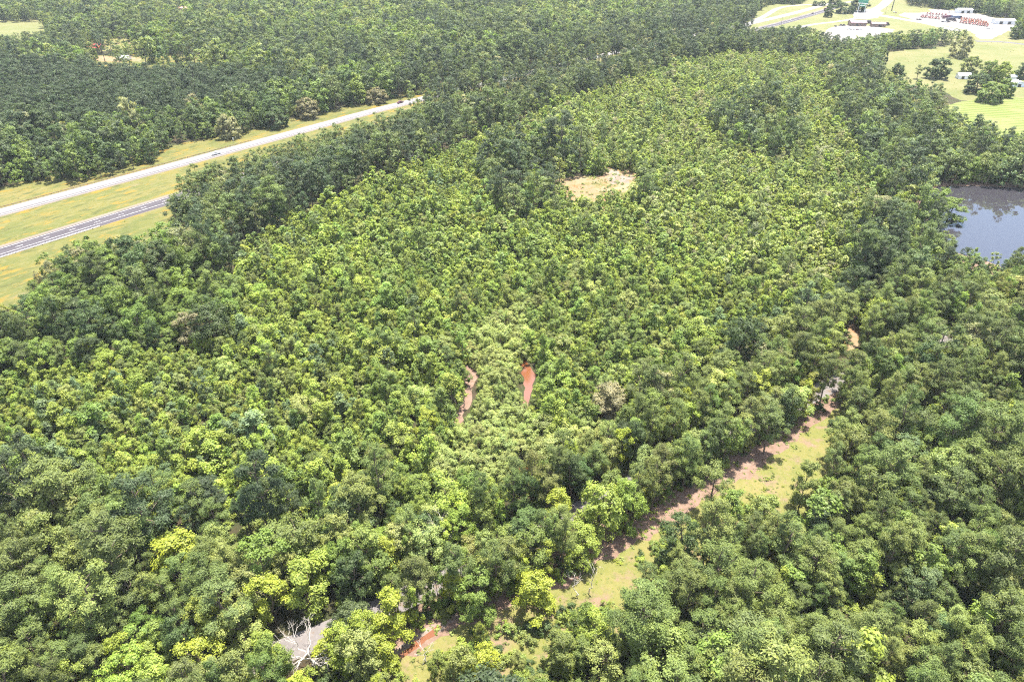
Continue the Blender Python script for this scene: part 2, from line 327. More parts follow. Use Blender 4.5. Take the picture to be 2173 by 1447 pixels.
sheet('creek_bed', px_poly([(776, 1420), (800, 1396), (850, 1368), (900, 1335), (960, 1300), (975, 1306), (915, 1352), (860, 1388), (812, 1414), (790, 1432)]), 0.036, M['white_soil'], 1.5, 0.35, 17)
sheet('creek', px_poly([(820, 1402), (850, 1384), (898, 1350), (930, 1325), (938, 1330), (905, 1358), (860, 1392), (826, 1410)]), 0.044, M['mud_water'], 1.5, 0.2, 18)
ROAD = [(250, 1540), (400, 1466), (490, 1424), (650, 1362), (795, 1298), (915, 1242), (1040, 1178), (1240, 1080), (1420, 985), (1620, 890), (1800, 800), (1900, 752), (2010, 714), (2100, 694), (2300, 650)]
country_road = road_px('country_road', ROAD, 6.2, M['road'], 0.05, 10)
sheet('dirt_track', px_poly([(1786, 740), (1800, 700), (1800, 676), (1816, 672), (1828, 700), (1822, 730), (1812, 748)]), 0.03, M['clay'], 1.5, 0.3, 19)
sheet('muddy_creek', px_poly([(1106, 752), (1120, 772), (1138, 796), (1134, 808), (1126, 836), (1120, 866), (1112, 880), (1110, 850), (1113, 806), (1102, 770)]), 0.03, M['mud_water'], 2, 0.3, 20)
sheet('muddy_creek.001', px_poly([(985, 775), (1006, 776), (1016, 800), (1004, 820), (1002, 850), (976, 900), (958, 910), (974, 866), (990, 836), (980, 806)]), 0.03, M['soil'], 2, 0.4, 21)
sheet('muddy_creek.002', px_poly([(1092, 980), (1118, 972), (1130, 990), (1120, 1012), (1098, 1010)]), 0.03, M['mud_water'], 1.5, 0.3, 22)
sheet('hay_field', px_poly([(-80, 40), (20, 36), (110, 40), (150, 60), (110, 84), (30, 88), (-60, 92)]), 0.02, M['pasture'], 10, 2, 23)
sheet('dry_clearing', px_poly([(150, 92), (190, 72), (280, 78), (296, 104), (170, 112)]), 0.02, M['clearing'], 8, 2, 24)
sheet('yard', px_poly([(180, 132), (190, 119), (260, 118), (340, 116), (450, 116), (470, 140), (330, 146), (200, 146)]), 0.02, M['verge'], 8, 1.5, 25)
sheet('dirt_yard', px_poly([(188, 127), (192, 120), (256, 120), (300, 121), (296, 130), (220, 132)]), 0.03, M['clay'], 8, 1.0, 26)
sheet('house_yard', px_poly([(372, 24), (384, 14), (412, 14), (420, 26)]), 0.02, M['clay'], 8, 1.5, 27)

# ------------------------------------------------------------------ tree forms
def perp_frame(nrm, r):
    a = r.normal(size=nrm.shape); t = a - (a * nrm).sum(1)[:, None] * nrm; t /= np.linalg.norm(t, axis=1)[:, None] + 1e-9
    return t, np.cross(nrm, t)
def leaf_mesh(name, cen, nrm, ln, wd, mat, r, var):
    """many small pointed leaves (or sprays of needles), each four-cornered and slightly folded"""
    n = len(cen); t, b = perp_frame(nrm, r); ln = ln[:, None]; wd = wd[:, None]
    V = np.empty((n, 4, 3)); V[:, 0] = cen - t * ln * .5; V[:, 1] = cen + b * wd * .5 + nrm * wd * .12 + t * ln * .08; V[:, 2] = cen + t * ln * .5; V[:, 3] = cen - b * wd * .5 + nrm * wd * .12 + t * ln * .08
    me = bpy.data.meshes.new(name); me.vertices.add(4 * n); me.vertices.foreach_set('co', V.ravel())
    me.loops.add(4 * n); me.loops.foreach_set('vertex_index', np.arange(4 * n)); me.polygons.add(n)
    me.polygons.foreach_set('loop_start', np.arange(n) * 4); me.polygons.foreach_set('loop_total', np.full(n, 4))
    at = me.attributes.new('leaf', 'FLOAT', 'POINT'); at.data.foreach_set('value', np.repeat(var, 4).astype(np.float32))
    me.materials.append(mat); me.update(); return me
def unit(v): return v / (np.linalg.norm(v, axis=-1, keepdims=True) + 1e-9)
def tubes_mesh(name, segs, mat, sides=6):
    V, F = [], []
    for pts, rad in segs:
        base = len(V)
        for k, (p, rr) in enumerate(zip(pts, rad)):
            q = pts[min(k + 1, len(pts) - 1)] - pts[max(k - 1, 0)]; q = unit(q); a = np.cross(q, [0.31, 0.95, 0.05]); a = unit(a); c = np.cross(q, a)
            for i in range(sides):
                w = 2 * math.pi * i / sides; V.append(p + (a * math.cos(w) + c * math.sin(w)) * rr)
        for k in range(len(pts) - 1):
            for i in range(sides):
                j = (i + 1) % sides; F.append((base + k*sides + i, base + k*sides + j, base + (k+1)*sides + j, base + (k+1)*sides + i))
    me = bpy.data.meshes.new(name); me.from_pydata([tuple(v) for v in V], [], F); me.materials.append(mat); me.update()
    return me
def branch(a, b, r0, r, sag=0.0, n=4):
    t = np.linspace(0, 1, n)[:, None]; p = a + (b - a) * t; p[1:-1] += r.normal(0, np.linalg.norm(b - a) * 0.05, (n - 2, 3)); p[:, 2] += sag * (t[:, 0] ** 2 - t[:, 0])
    return p, np.linspace(r0, r0 * 0.35, n)
def make_tree(kind, seed, lod):
    """returns crown mesh and trunk mesh of one form; lod 0 near, 1 far"""
    r = np.random.default_rng(seed)
    P = {'pine': dict(h=18, r=4.0, z0=.38, nl=17, ns=7, m=76, ln=.42, wd=.145, rc=.66, lobe=.36, flat=.62, up=.6),
         'broad': dict(h=15, r=4.6, z0=.10, nl=18, ns=8, m=74, ln=.36, wd=.26, rc=.66, lobe=.40, flat=.85, up=.6),
         'young': dict(h=9, r=2.5, z0=.02, nl=11, ns=6, m=50, ln=.37, wd=.27, rc=.50, lobe=.46, flat=1.0, up=.6),
         'willow': dict(h=7.0, r=3.2, z0=.04, nl=16, ns=6, m=62, ln=.34, wd=.165, rc=.48, lobe=.32, flat=.95, up=.6),
         'bush': dict(h=2.6, r=1.7, z0=.0, nl=7, ns=4, m=40, ln=.29, wd=.21, rc=.38, lobe=.45, flat=.9, up=.6),
         'scrub': dict(h=13, r=3.4, z0=.14, nl=14, ns=7, m=76, ln=.33, wd=.24, rc=.62, lobe=.36, flat=.8, up=.6),
         'oak': dict(h=16, r=8.0, z0=.10, nl=34, ns=8, m=44, ln=.80, wd=.60, rc=.95, lobe=.27, flat=.8, up=.6)}[kind]
    h, R, z0 = P['h'], P['r'], P['z0']; nl, ns, mleaf, ln, wd, rc = P['nl'], P['ns'], P['m'], P['ln'], P['wd'], P['rc']
    if lod: nl = max(6, int(nl * .8)); ns = max(3, int(ns * .55)); mleaf = int(mleaf * .34); ln *= 2.1; wd *= 2.2; rc *= 1.3
    nl = max(4, int(nl * r.uniform(.8, 1.25)))
    lean = r.normal(0, .035, 2) * h
    # main limbs end in lobes of foliage, each lobe in sprays
    i = np.arange(nl); t = np.clip((i + .5) / nl + r.normal(0, .05, nl), .03, .97); ang = i * 2.39996 + r.normal(0, .45, nl)
    if kind == 'pine': prof = np.where(t < .3, .62 + .38 * t / .3, np.sqrt(np.clip(1 - ((t - .3) / .74) ** 2, 0.02, 1)))
    elif kind == 'young': prof = np.where(t < .4, .8 + .2 * t / .4, np.clip(1 - ((t - .4) / .64) ** 2.0, 0.03, 1))
    else: prof = np.sqrt(np.clip(1 - ((t - .42) / .62) ** 2, 0.05, 1))
    lr = R * P['lobe'] * r.uniform(.7, 1.35, nl) * (.6 + .4 * prof)
    reach = np.maximum(R * prof * r.uniform(.72, 1.18, nl) - lr * .7, .05 * R)
    reach[r.random(nl) < .12] *= .4
    zz = h * (z0 + (1 - z0) * t) - lr * .55
    lc = np.stack([np.cos(ang) * reach + lean[0] * t, np.sin(ang) * reach + lean[1] * t, np.maximum(zz, lr * .5)], 1)
    axis = np.stack([lean[0] * t, lean[1] * t, zz * .85], 1); outw = unit(lc - axis + np.array([0, 0, .35 * R]))
    sd = unit(r.normal(size=(nl, ns, 3)) + outw[:, None] * .75)
    cl = (lc[:, None] + sd * (lr[:, None, None] * r.uniform(.45, 1.05, (nl, ns, 1))) * np.array([1, 1, P['flat']])).reshape(-1, 3); k = len(cl)
    cl[:, 2] = np.maximum(cl[:, 2], .25)
    cout = np.repeat(outw, ns, 0); sd = sd.reshape(-1, 3); crc = rc * r.uniform(.6, 1.35, k)
    g = r.normal(size=(k, mleaf, 3)); d = unit(g); pos = cl[:, None] + g * .52 * crc[:, None, None] * np.array([1, 1, .8])
    pos[..., 2] = np.maximum(pos[..., 2], .05)
    nrm = unit(d * .75 + (sd * .4 + cout * .4)[:, None] + np.array([0, 0, P['up']]) + r.normal(0, .5, (k, mleaf, 3)))
    var = np.clip(r.normal(.5, .10 if lod else .2, (k, mleaf)) + r.normal(0, .12, (k, 1)), 0, 1)
    n = k * mleaf
    crown = leaf_mesh(kind + '_crown', pos.reshape(-1, 3), nrm.reshape(-1, 3), ln * r.uniform(.6, 1.35, n), wd * r.uniform(.6, 1.35, n), M['needle'] if kind == 'pine' else M['leaf'], r, var.ravel())
    # trunk and limbs
    tr = {'pine': .26, 'broad': .28, 'young': .10, 'willow': .10, 'bush': .05, 'scrub': .16, 'oak': .5}[kind]
    tp = np.stack([lean[0] * np.linspace(0, 1, 6) ** 1.5, lean[1] * np.linspace(0, 1, 6) ** 1.5, np.linspace(0, h * (.93 if kind in ('pine', 'young') else .7), 6)], 1)
    tp[1:5, :2] += r.normal(0, .012 * h, (4, 2)); tp[0, 2] = -.25
    segs = [(tp, np.linspace(tr, tr * .25, 6))]
    if not lod:
        for j in range(nl):
            zb = max(lc[j, 2] - (.10 * h if kind == 'pine' else .22 * h), .08 * h); zb = min(zb, tp[-1, 2] * .96)
            a = np.array([np.interp(zb, tp[:, 2], tp[:, 0]), np.interp(zb, tp[:, 2], tp[:, 1]), zb])
            segs.append(branch(a, lc[j], tr * .34, r, sag=-.06 * h if kind != 'pine' else .03 * h))
        for j in range(0, k, 2): segs.append(branch(lc[j // ns], cl[j], tr * .11, r, n=3))
    trunk = tubes_mesh(kind + '_trunk', segs, M['bark'], 6 if not lod else 4)
    return crown, trunk
FORMS = {}
for kind, n0, n1 in (('pine', 9, 7), ('broad', 10, 8), ('young', 10, 8), ('willow', 5, 2), ('bush', 4, 3), ('scrub', 5, 2), ('oak', 5, 0)):
    kid = sum(map(ord, kind))
    FORMS[kind, 0] = [make_tree(kind, kid * 10 + i, 0) for i in range(n0)]
    FORMS[kind, 1] = [make_tree(kind, kid * 10 + 50 + i, 1) for i in range(n1)]
BASE = {'pine': (18, 4.0), 'broad': (15, 4.6), 'young': (9, 2.15), 'willow': (7.0, 3.2), 'bush': (2.6, 1.7), 'scrub': (13, 3.4), 'oak': (16, 8.0)}

# ------------------------------------------------------------------ where the trees stand
# open ground of the photograph: no crown may stand in front of it
OPEN = {
 'highway': [(-120, 405), (60, 390), (180, 386), (245, 376), (322, 350), (335, 328), (380, 306), (430, 298), (500, 288), (560, 275), (640, 250), (700, 238), (800, 216), (882, 202), (896, 204), (850, 232), (790, 262), (740, 285), (655, 306), (590, 312), (548, 328), (520, 350), (470, 368), (400, 386), (352, 418), (344, 446), (350, 466), (300, 482), (262, 486), (210, 494), (120, 508), (66, 560), (54, 622), (0, 648), (-120, 700)],
 'interchange': [(1572, 58), (1604, 40), (1612, 16), (1650, 9), (1700, 10), (1718, -8), (1912, -12), (1930, 14), (2000, 20), (2095, 34), (2180, 58), (2150, 58), (2128, 60), (2098, 78), (2082, 74), (2058, 64), (2004, 56), (1960, 60), (1890, 66), (1838, 70), (1790, 78), (1760, 68), (1700, 52), (1650, 56)],
 'pasture': [(1884, 116), (1940, 112), (2030, 106), (2064, 96), (2110, 86), (2240, 92), (2280, 200), (2280, 282), (2150, 268), (2080, 240), (2028, 226), (2004, 206), (2020, 190), (1990, 172), (1930, 164), (1880, 142)],
 'pond': [(2004, 396), (2060, 392), (2240, 400), (2240, 515), (2130, 528), (2086, 528), (2040, 510), (2024, 486), (2036, 450), (2044, 424)],
 'clay': [(1182, 380), (1280, 371), (1290, 356), (1332, 364), (1350, 376), (1340, 390), (1322, 402), (1286, 398), (1250, 410), (1222, 410), (1206, 396)],
 'strip': [(820, 1424), (880, 1352), (925, 1318), (1010, 1296), (1106, 1282), (1180, 1240), (1250, 1210), (1290, 1150), (1370, 1096), (1450, 1040), (1530, 996), (1600, 948), (1690, 890), (1790, 840), (1782, 868), (1748, 914), (1752, 992), (1704, 1078), (1664, 1056), (1604, 1040), (1540, 1036), (1470, 1086), (1400, 1118), (1350, 1176), (1340, 1250), (1240, 1276), (1100, 1290), (1010, 1320), (900, 1400)],
 'road1': [(606, 1378), (650, 1348), (704, 1328), (696, 1356), (640, 1396)],
 'deadtree': [(588, 1336), (622, 1312), (700, 1318), (716, 1366), (704, 1410), (640, 1404)],
 'road2': [(772, 1290), (800, 1278), (822, 1300), (795, 1318)],
 'road3': [(902, 1246), (925, 1234), (936, 1240), (915, 1254)],
 'road4': [(1992, 706), (2030, 700), (2030, 722), (1996, 728)],
 'road5': [(470, 1416), (520, 1405), (515, 1430), (470, 1436)],
 'creek': [(1108, 758), (1128, 782), (1136, 802), (1126, 850), (1116, 874), (1110, 830)],
 'creek2': [(990, 776), (1012, 782), (1010, 816), (1003, 850), (974, 898), (968, 888), (986, 850), (992, 820)],
 'creek3': [(1098, 980), (1120, 976), (1122, 1002), (1104, 1004)],
 'track': [(1798, 692), (1816, 690), (1822, 716), (1800, 726), (1790, 722)],
 'field': [(-60, 48), (90, 48), (96, 64), (40, 66), (0, 74), (-60, 78)],
 'dry': [(180, 82), (272, 80), (274, 90), (222, 92), (190, 91)],
 'yard': [(192, 121), (300, 119), (360, 118), (440, 120), (436, 131), (300, 132), (240, 132), (192, 128)],
 'house': [(380, 17), (410, 16), (414, 24), (382, 24)],
}
NO_BASE = [np.array(px_poly(p)) for p in ([(776, 1420), (900, 1325), (940, 1325), (840, 1420)],)]
# kinds of wood, outlined in the photograph at the height of the crowns; the later one wins.  (name, crown level, outline)
def Z(name, z, pts): return name, np.array([G(x, y, z) for x, y in pts])
ZONES = [
 Z('youngC', 6, [(-300, 560), (60, 640), (460, 690), (520, 480), (800, 340), (1000, 300), (1120, 240), (1290, 160), (1560, 86), (1700, 104), (1720, 190), (1760, 330), (1900, 420), (1820, 560), (1790, 640), (1500, 760), (1330, 900), (1400, 1000), (1180, 1060), (940, 1030), (760, 1060), (480, 1060), (140, 1050), (-300, 1140)]),
 Z('youngR', 6, [(1060, 300), (1290, 160), (1560, 86), (1710, 104), (1785, 205), (1850, 340), (1900, 420), (1830, 560), (1640, 640), (1480, 560), (1350, 450), (1330, 350), (1150, 340)]),
 Z('mixtall', 11, [(1490, 244), (1620, 198), (1690, 226), (1710, 300), (1640, 310), (1560, 290)]),
 Z('mixtall', 11, [(1010, 330), (1120, 290), (1230, 320), (1270, 350), (1180, 372), (1200, 405), (1090, 440), (1030, 400)]),
 Z('mixtall', 11, [(1690, 60), (1900, 70), (2400, 60), (2500, 640), (2000, 640), (1850, 600), (1810, 520), (1890, 430), (1850, 360), (1780, 210), (1730, 104)]),
 Z('darkpine', 12, [(-900, 190), (-300, 140), (0, 112), (170, 132), (440, 142), (640, 168), (700, 190), (560, 224), (400, 250), (330, 300), (0, 320), (-500, 360)]),
 Z('edgebroad', 10, [(-500, 330), (-200, 300), (0, 275), (320, 262), (420, 225), (560, 205), (640, 175), (820, 128), (900, 130), (905, 190), (700, 230), (560, 272), (330, 335), (0, 400), (-300, 460)]),
 Z('beltpine', 14, [(330, 440), (380, 392), (480, 345), (560, 322), (700, 272), (850, 214), (900, 196), (1000, 160), (1110, 128), (1260, 88), (1560, 50), (1660, 52), (1760, 70), (1700, 98), (1560, 92), (1440, 112), (1300, 158), (1180, 190), (1080, 240), (960, 276), (850, 320), (700, 380), (560, 450), (430, 480), (330, 470)]),
 Z('beltpine', 14, [(830, 160), (1000, 112), (1250, 60), (1520, 12), (1610, 6), (1606, 36), (1560, 50), (1300, 96), (1100, 140), (930, 186), (880, 192)]),
 Z('oakL', 11, [(30, 560), (110, 500), (220, 470), (330, 450), (450, 540), (500, 600), (470, 690), (330, 700), (160, 720), (0, 760), (-200, 800), (-200, 690), (0, 640)]),
 Z('willow', 4, [(985, 735), (1030, 690), (1100, 620), (1150, 660), (1110, 740), (1108, 790), (1118, 860), (1170, 940), (1310, 880), (1330, 960), (1200, 1020), (1060, 1020), (900, 1000), (930, 920), (990, 870), (1010, 800)]),
 Z('willowmix', 4, [(740, 840), (900, 800), (980, 880), (940, 960), (820, 930)]),
 Z('willowmix', 4, [(1090, 560), (1240, 560), (1440, 640), (1480, 760), (1300, 840), (1170, 830), (1140, 740)]),
 Z('stripmix', 13, [(1310, 900), (1360, 800), (1480, 760), (1640, 690), (1800, 620), (1900, 560), (2100, 600), (2400, 540), (2400, 760), (2000, 740), (1880, 800), (1800, 800), (1680, 880), (1560, 970), (1450, 1010), (1390, 1000)]),
 Z('bigbroad', 12, [(480, 1110), (700, 1060), (900, 1030), (1180, 1040), (1320, 985), (1410, 1000), (1300, 1130), (1180, 1160), (1000, 1230), (850, 1270), (700, 1300), (560, 1260), (500, 1200)]),
 Z('yellowmix', 10, [(520, 1300), (760, 1240), (900, 1210), (1120, 1180), (1190, 1250), (1000, 1330), (960, 1400), (1250, 1290), (1340, 1250), (1260, 1500), (500, 1500)]),
 Z('pineBL', 14, [(-300, 1140), (0, 1080), (150, 1050), (330, 1120), (520, 1130), (560, 1260), (480, 1340), (330, 1440), (0, 1600), (-300, 1600)]),
 Z('pineBR', 14, [(1330, 1260), (1340, 1190), (1480, 1110), (1640, 1050), (1745, 960), (1790, 860), (1890, 790), (2000, 760), (2400, 740), (2700, 1600), (1180, 1700), (1230, 1400)]),
]
# what grows in each: spacing, then (kind, share, mean size, tint families)
T = {'pine': (0.105, 0.142, 0.039), 'pine_warm': (0.142, 0.176, 0.046), 'pine_dark': (0.050, 0.076, 0.031), 'green': (0.150, 0.215, 0.042), 'bright': (0.226, 0.286, 0.048), 'yellow': (0.262, 0.305, 0.036), 'dark': (0.072, 0.112, 0.033), 'pale': (0.250, 0.300, 0.092), 'tan': (0.245, 0.250, 0.125), 'blue': (0.130, 0.190, 0.078), 'olive': (0.180, 0.218, 0.058), 'brown': (0.215, 0.200, 0.105)}
MIX = {
 'mixed':    (6.8, [('pine', .40, 1.0, 'pine_dark pine pine_dark'), ('broad', .60, 1.02, 'green dark green olive dark green pale')]),
 'mixtall':  (6.0, [('pine', .48, .92, 'pine pine_dark pine'), ('broad', .42, .82, 'green dark green olive blue tan'), ('young', .10, 1.3, 'bright green')]),
 'youngC':   (3.15, [('young', .58, .86, 'bright green bright green bright blue'), ('broad', .19, .46, 'green bright olive bright pale'), ('pine', .02, .55, 'pine'), ('bush', .21, 1.5, 'green bright olive')]),
 'youngR':   (3.0, [('young', .90, .76, 'bright bright pale green bright'), ('broad', .07, .5, 'green tan blue'), ('pine', .03, .6, 'pine')]),
 'darkpine': (4.6, [('pine', .95, .72, 'pine_dark'), ('broad', .05, .7, 'dark')]),  # dark tints: the pines' own colour plus a cloud's shadow painted in
 'edgebroad': (6.0, [('broad', .72, 1.0, 'dark dark green dark dark tan'), ('pine', .28, .9, 'pine pine_dark')]),
 'beltpine': (5.4, [('pine', .84, .92, 'pine pine_dark pine'), ('broad', .16, .85, 'dark olive tan')]),
 'oakL':     (5.6, [('broad', .80, .88, 'dark green dark green green tan'), ('pine', .10, .85, 'pine'), ('young', .10, 1.3, 'green')]),
 'willow':   (3.1, [('willow', 1.0, .80, 'pale')]),
 'willowmix': (3.7, [('willow', .35, .85, 'olive pale bright'), ('young', .50, .9, 'bright green bright'), ('broad', .15, .5, 'green')]),
 'stripmix': (5.0, [('pine', .62, .80, 'pine pine pine_warm'), ('broad', .30, .75, 'green bright olive tan'), ('young', .08, 1.2, 'bright')]),
 'bigbroad': (5.0, [('broad', .72, .74, 'green bright olive dark pale green'), ('scrub', .14, .95, 'bright green olive'), ('pine', .06, .85, 'pine_warm'), ('young', .08, 1.2, 'bright')]),
 'yellowmix': (5.4, [('scrub', .38, .8, 'bright yellow olive bright'), ('broad', .40, .68, 'bright olive green pale'), ('young', .14, 1.2, 'bright olive'), ('pine', .08, .8, 'pine_warm')]),
 'pineBL':   (5.0, [('pine', .80, .80, 'pine_warm pine pine_warm'), ('broad', .14, .8, 'green olive bright'), ('scrub', .06, .9, 'bright green')]),
 'pineBR':   (4.8, [('pine', .80, .78, 'pine_warm pine pine_warm'), ('broad', .12, .75, 'green olive blue'), ('young', .08, 1.35, 'bright green bright')]),
}
names = list(MIX)
def zone_of(x, y):
    z = np.zeros(len(x), int)
    for nm, poly in ZONES: z[in_poly(x, y, poly)] = names.index(nm)
    return z
SPOT = []        # rows: x, y, kind, size(h mult), width mult, rot, tint
def scatter():
    rows = []
    for zi, nm in enumerate(names):
        sp, mix = MIX[nm]
        ymax = 1420; nx, ny = int(2100 / sp), int((ymax - 55) / (sp * .87))
        ix, iy = np.meshgrid(np.arange(nx), np.arange(ny)); jit = .5
        x = (ix + .5 * (iy % 2)) * sp - 1050 + rng.uniform(-jit, jit, ix.shape) * sp; y = 55 + iy * sp * .87 + rng.uniform(-jit, jit, ix.shape) * sp
        x, y = x.ravel(), y.ravel()
        dep = y * CT + CAM_H * ST
        keep = (np.abs(x) < .765 * dep + 32); x, y = x[keep], y[keep]
        keep = zone_of(x, y) == zi; x, y = x[keep], y[keep]
        stand = .5 + .5 * np.sin(x * .0125 + 2.1 * np.sin(y * .0085 + .6)) * np.cos(y * .0150 + 1.8 * np.sin(x * .0071))      # single-kind stands drift over the far wood
        swell = 1 + .24 * np.sin(x * .083 + 2.0 * np.sin(y * .061)) * np.cos(y * .075 + 1.5 * np.sin(x * .047))                   # canopy rises and falls in mounds
        pick = rng.random(len(x)); acc = 0
        if nm == 'mixed': pick = np.where(rng.random(len(x)) < .72, np.where(stand > .56, pick * mix[0][1], mix[0][1] + pick * (1 - mix[0][1])), pick)
        for kind, share, size, fam in mix:
            sel = (pick >= acc) & (pick < acc + share); acc += share
            n = sel.sum(); fam = fam.split()
            s = size * np.clip(np.exp(rng.normal(0, .26, n)), .45, 1.6); s = s * swell[sel]; w = s * np.clip(rng.normal(1, .15, n), .7, 1.45)
            # kinds of colour drift over the ground in patches
            patch = .5 + .5 * np.sin(x[sel] * .021 + 1.7 * np.sin(y[sel] * .017)) * np.cos(y[sel] * .026 + 1.3 * np.sin(x[sel] * .013))
            fi = np.clip(((patch * .45 + rng.random(n) * .55) * len(fam)).astype(int), 0, len(fam) - 1)
            tint = np.array([T[fam[i]] for i in fi]).reshape(-1, 3)
            tint = tint * np.exp(rng.normal(0, .13, (n, 1))) * np.exp(rng.normal(0, .035, (n, 3)))
            fams = np.array(fam)[fi] if n else np.array([])
            for a in zip(x[sel], y[sel], [kind] * n, s, w, rng.uniform(0, 6.283, n), tint, fams, [nm] * n): rows.append(a)
    return rows
rows = scatter()
X = np.array([r_[0] for r_ in rows]); Y = np.array([r_[1] for r_ in rows]); KIND = np.array([r_[2] for r_ in rows])
S = np.array([r_[3] for r_ in rows]); W = np.array([r_[4] for r_ in rows]); ROT = np.array([r_[5] for r_ in rows]); TINT = np.array([r_[6] for r_ in rows]); FAM = np.array([r_[7] for r_ in rows])
HT = np.array([BASE[k][0] for k in KIND]) * S; RD = np.array([BASE[k][1] for k in KIND]) * W
keep = np.ones(len(X), bool)
for fz in (0.02, .35, .65, .85, .99):
    for fx in ((0,) if fz in (.02, .99) else (-.8, 0, .8) if fz < .8 else (-.6, 0, .6)):
        u, v, d = project(X + fx * RD, Y, HT * fz)
        for nm, poly in OPEN.items(): keep &= ~in_poly(u, v, poly)
# stems keep off the carriageways, lanes and water
def near_line_mask(line, w):
    at = np.full(len(X), 1e9)
    for a, b in zip(line[:-1], line[1:]):
        d = b - a; L2 = d @ d; t = np.clip(((X - a[0]) * d[0] + (Y - a[1]) * d[1]) / L2, 0, 1)
        at = np.minimum(at, np.hypot(X - a[0] - t * d[0], Y - a[1] - t * d[1]))
    return at < w
road_line = smooth_line([G(*p) for p in ROAD], 6)
keep &= ~near_line_mask(near_line[::4], 13) & ~near_line_mask(far_line[::4], 13) & ~near_line_mask(road_line, 5.0)
for p in NO_BASE: keep &= ~in_poly(X, Y, p)
for nm in ('pond', 'equipment_yard', 'truck_lot', 'pasture', 'mown_lawn'):
    o = bpy.data.objects[nm]; pts = np.array([v.co[:2] for v in o.data.vertices]); keep &= ~in_poly(X, Y, pts)
X, Y, KIND, S, W, ROT, TINT, FAM, HT, RD = (a[keep] for a in (X, Y, KIND, S, W, ROT, TINT, FAM, HT, RD))

# a row of trees between the country road and the dirt path, and one along its far side
def road_rows():
    at, tot = along_line(smooth_line([G(*p) for p in ROAD], 10)); out = []; r = np.random.default_rng(77)
    for off, step in ((-5.2, 3.6), (-8.4, 4.2), (-12.0, 5.5), (6.0, 4.4), (10.0, 5.0)):
        s_ = 4.0
        while s_ < tot - 5:
            p, q = at(s_), at(s_ + 1); d = (q - p) / np.linalg.norm(q - p); c = p + np.array([-d[1], d[0]]) * (off + r.normal(0, .9)); s_ += step * r.uniform(.7, 1.4)
            u0, v0, _ = project(c[0], c[1], 0)
            kind = r.choice(['broad', 'scrub', 'pine', 'young'], p=[.42, .22, .26, .10] if u0 < 1380 else [.2, .08, .66, .06])
            fam = r.choice({'broad': ['green', 'bright', 'olive', 'pale', 'dark'], 'scrub': ['bright', 'yellow', 'green'], 'pine': ['pine', 'pine_warm'], 'young': ['bright', 'green']}[kind])
            h = BASE[kind][0] * r.uniform(.78, 1.12) * (1.3 if kind == 'young' else 1); rr = BASE[kind][1] * r.uniform(.72, 1.05)
            bad = False
            for fz, fx in ((.02, 0), (.35, -.4), (.35, .4), (.65, -.4), (.65, .4), (.95, 0)):
                u, v, _ = project(np.array([c[0] + fx * rr]), np.array([c[1]]), h * fz)
                for nm in ('road1', 'road2', 'road3', 'road4', 'road5', 'track', 'strip', 'deadtree'): bad |= bool(in_poly(u, v, OPEN[nm])[0])
            if bad or not (-60 < u0 < 2260): continue
            tint = np.array(T[fam]) * np.exp(r.normal(0, .14)) * np.exp(r.normal(0, .05, 3))
            out.append((c[0], c[1], kind, h / BASE[kind][0], rr / BASE[kind][1], r.uniform(0, 6.28), tint, fam))
    at, tot = along_line(near_line)
    for off, step in ((-10.5, 4.5), (-14.5, 5.0), (-19.0, 5.5)):
        s_ = 304.0
        while s_ < 560:
            p, q = at(s_), at(s_ + 1); d = (q - p) / np.linalg.norm(q - p); c = p + np.array([-d[1], d[0]]) * (off + r.normal(0, .9)); s_ += step * r.uniform(.7, 1.4)
            kind = r.choice(['pine', 'broad'], p=[.8, .2]); fam = {'pine': 'pine', 'broad': r.choice(['dark', 'olive', 'tan'])}[kind]
            tint = np.array(T[fam]) * np.exp(r.normal(0, .16)); out.append((c[0], c[1], kind, r.uniform(.75, 1.1), r.uniform(.8, 1.2), r.uniform(0, 6.28), tint, fam))
    for off, n in ((0, 26), (-6, 26)):          # trees along the far bank of the pond
        for k in range(n):
            c = G(1960 + k * 14 + r.normal(0, 3), 389 + off + r.normal(0, 1.0)); kind = r.choice(['broad', 'pine'], p=[.7, .3]); fam = {'pine': 'pine', 'broad': r.choice(['dark', 'green', 'olive'])}[kind]
            out.append((c[0], c[1], kind, r.uniform(.8, 1.1) * (1.05 if kind == 'broad' else .85), r.uniform(.85, 1.2), r.uniform(0, 6.28), np.array(T[fam]) * np.exp(r.normal(0, .14)), fam))
    return out
rr_ = road_rows()
far_ok = np.ones(len(X), bool)
for q_ in rr_: far_ok &= np.hypot(X - q_[0], Y - q_[1]) > 2.6
X, Y, KIND, S, W, ROT, TINT, FAM, HT, RD = (a[far_ok] for a in (X, Y, KIND, S, W, ROT, TINT, FAM, HT, RD))
X = np.r_[X, [q_[0] for q_ in rr_]]; Y = np.r_[Y, [q_[1] for q_ in rr_]]; KIND = np.r_[KIND, [q_[2] for q_ in rr_]]; S = np.r_[S, [q_[3] for q_ in rr_]]; W = np.r_[W, [q_[4] for q_ in rr_]]; ROT = np.r_[ROT, [q_[5] for q_ in rr_]]
TINT = np.r_[TINT, np.array([q_[6] for q_ in rr_])]; FAM = np.r_[FAM, [q_[7] for q_ in rr_]]
HT = np.array([BASE[k][0] for k in KIND]) * S; RD = np.array([BASE[k][1] for k in KIND]) * W

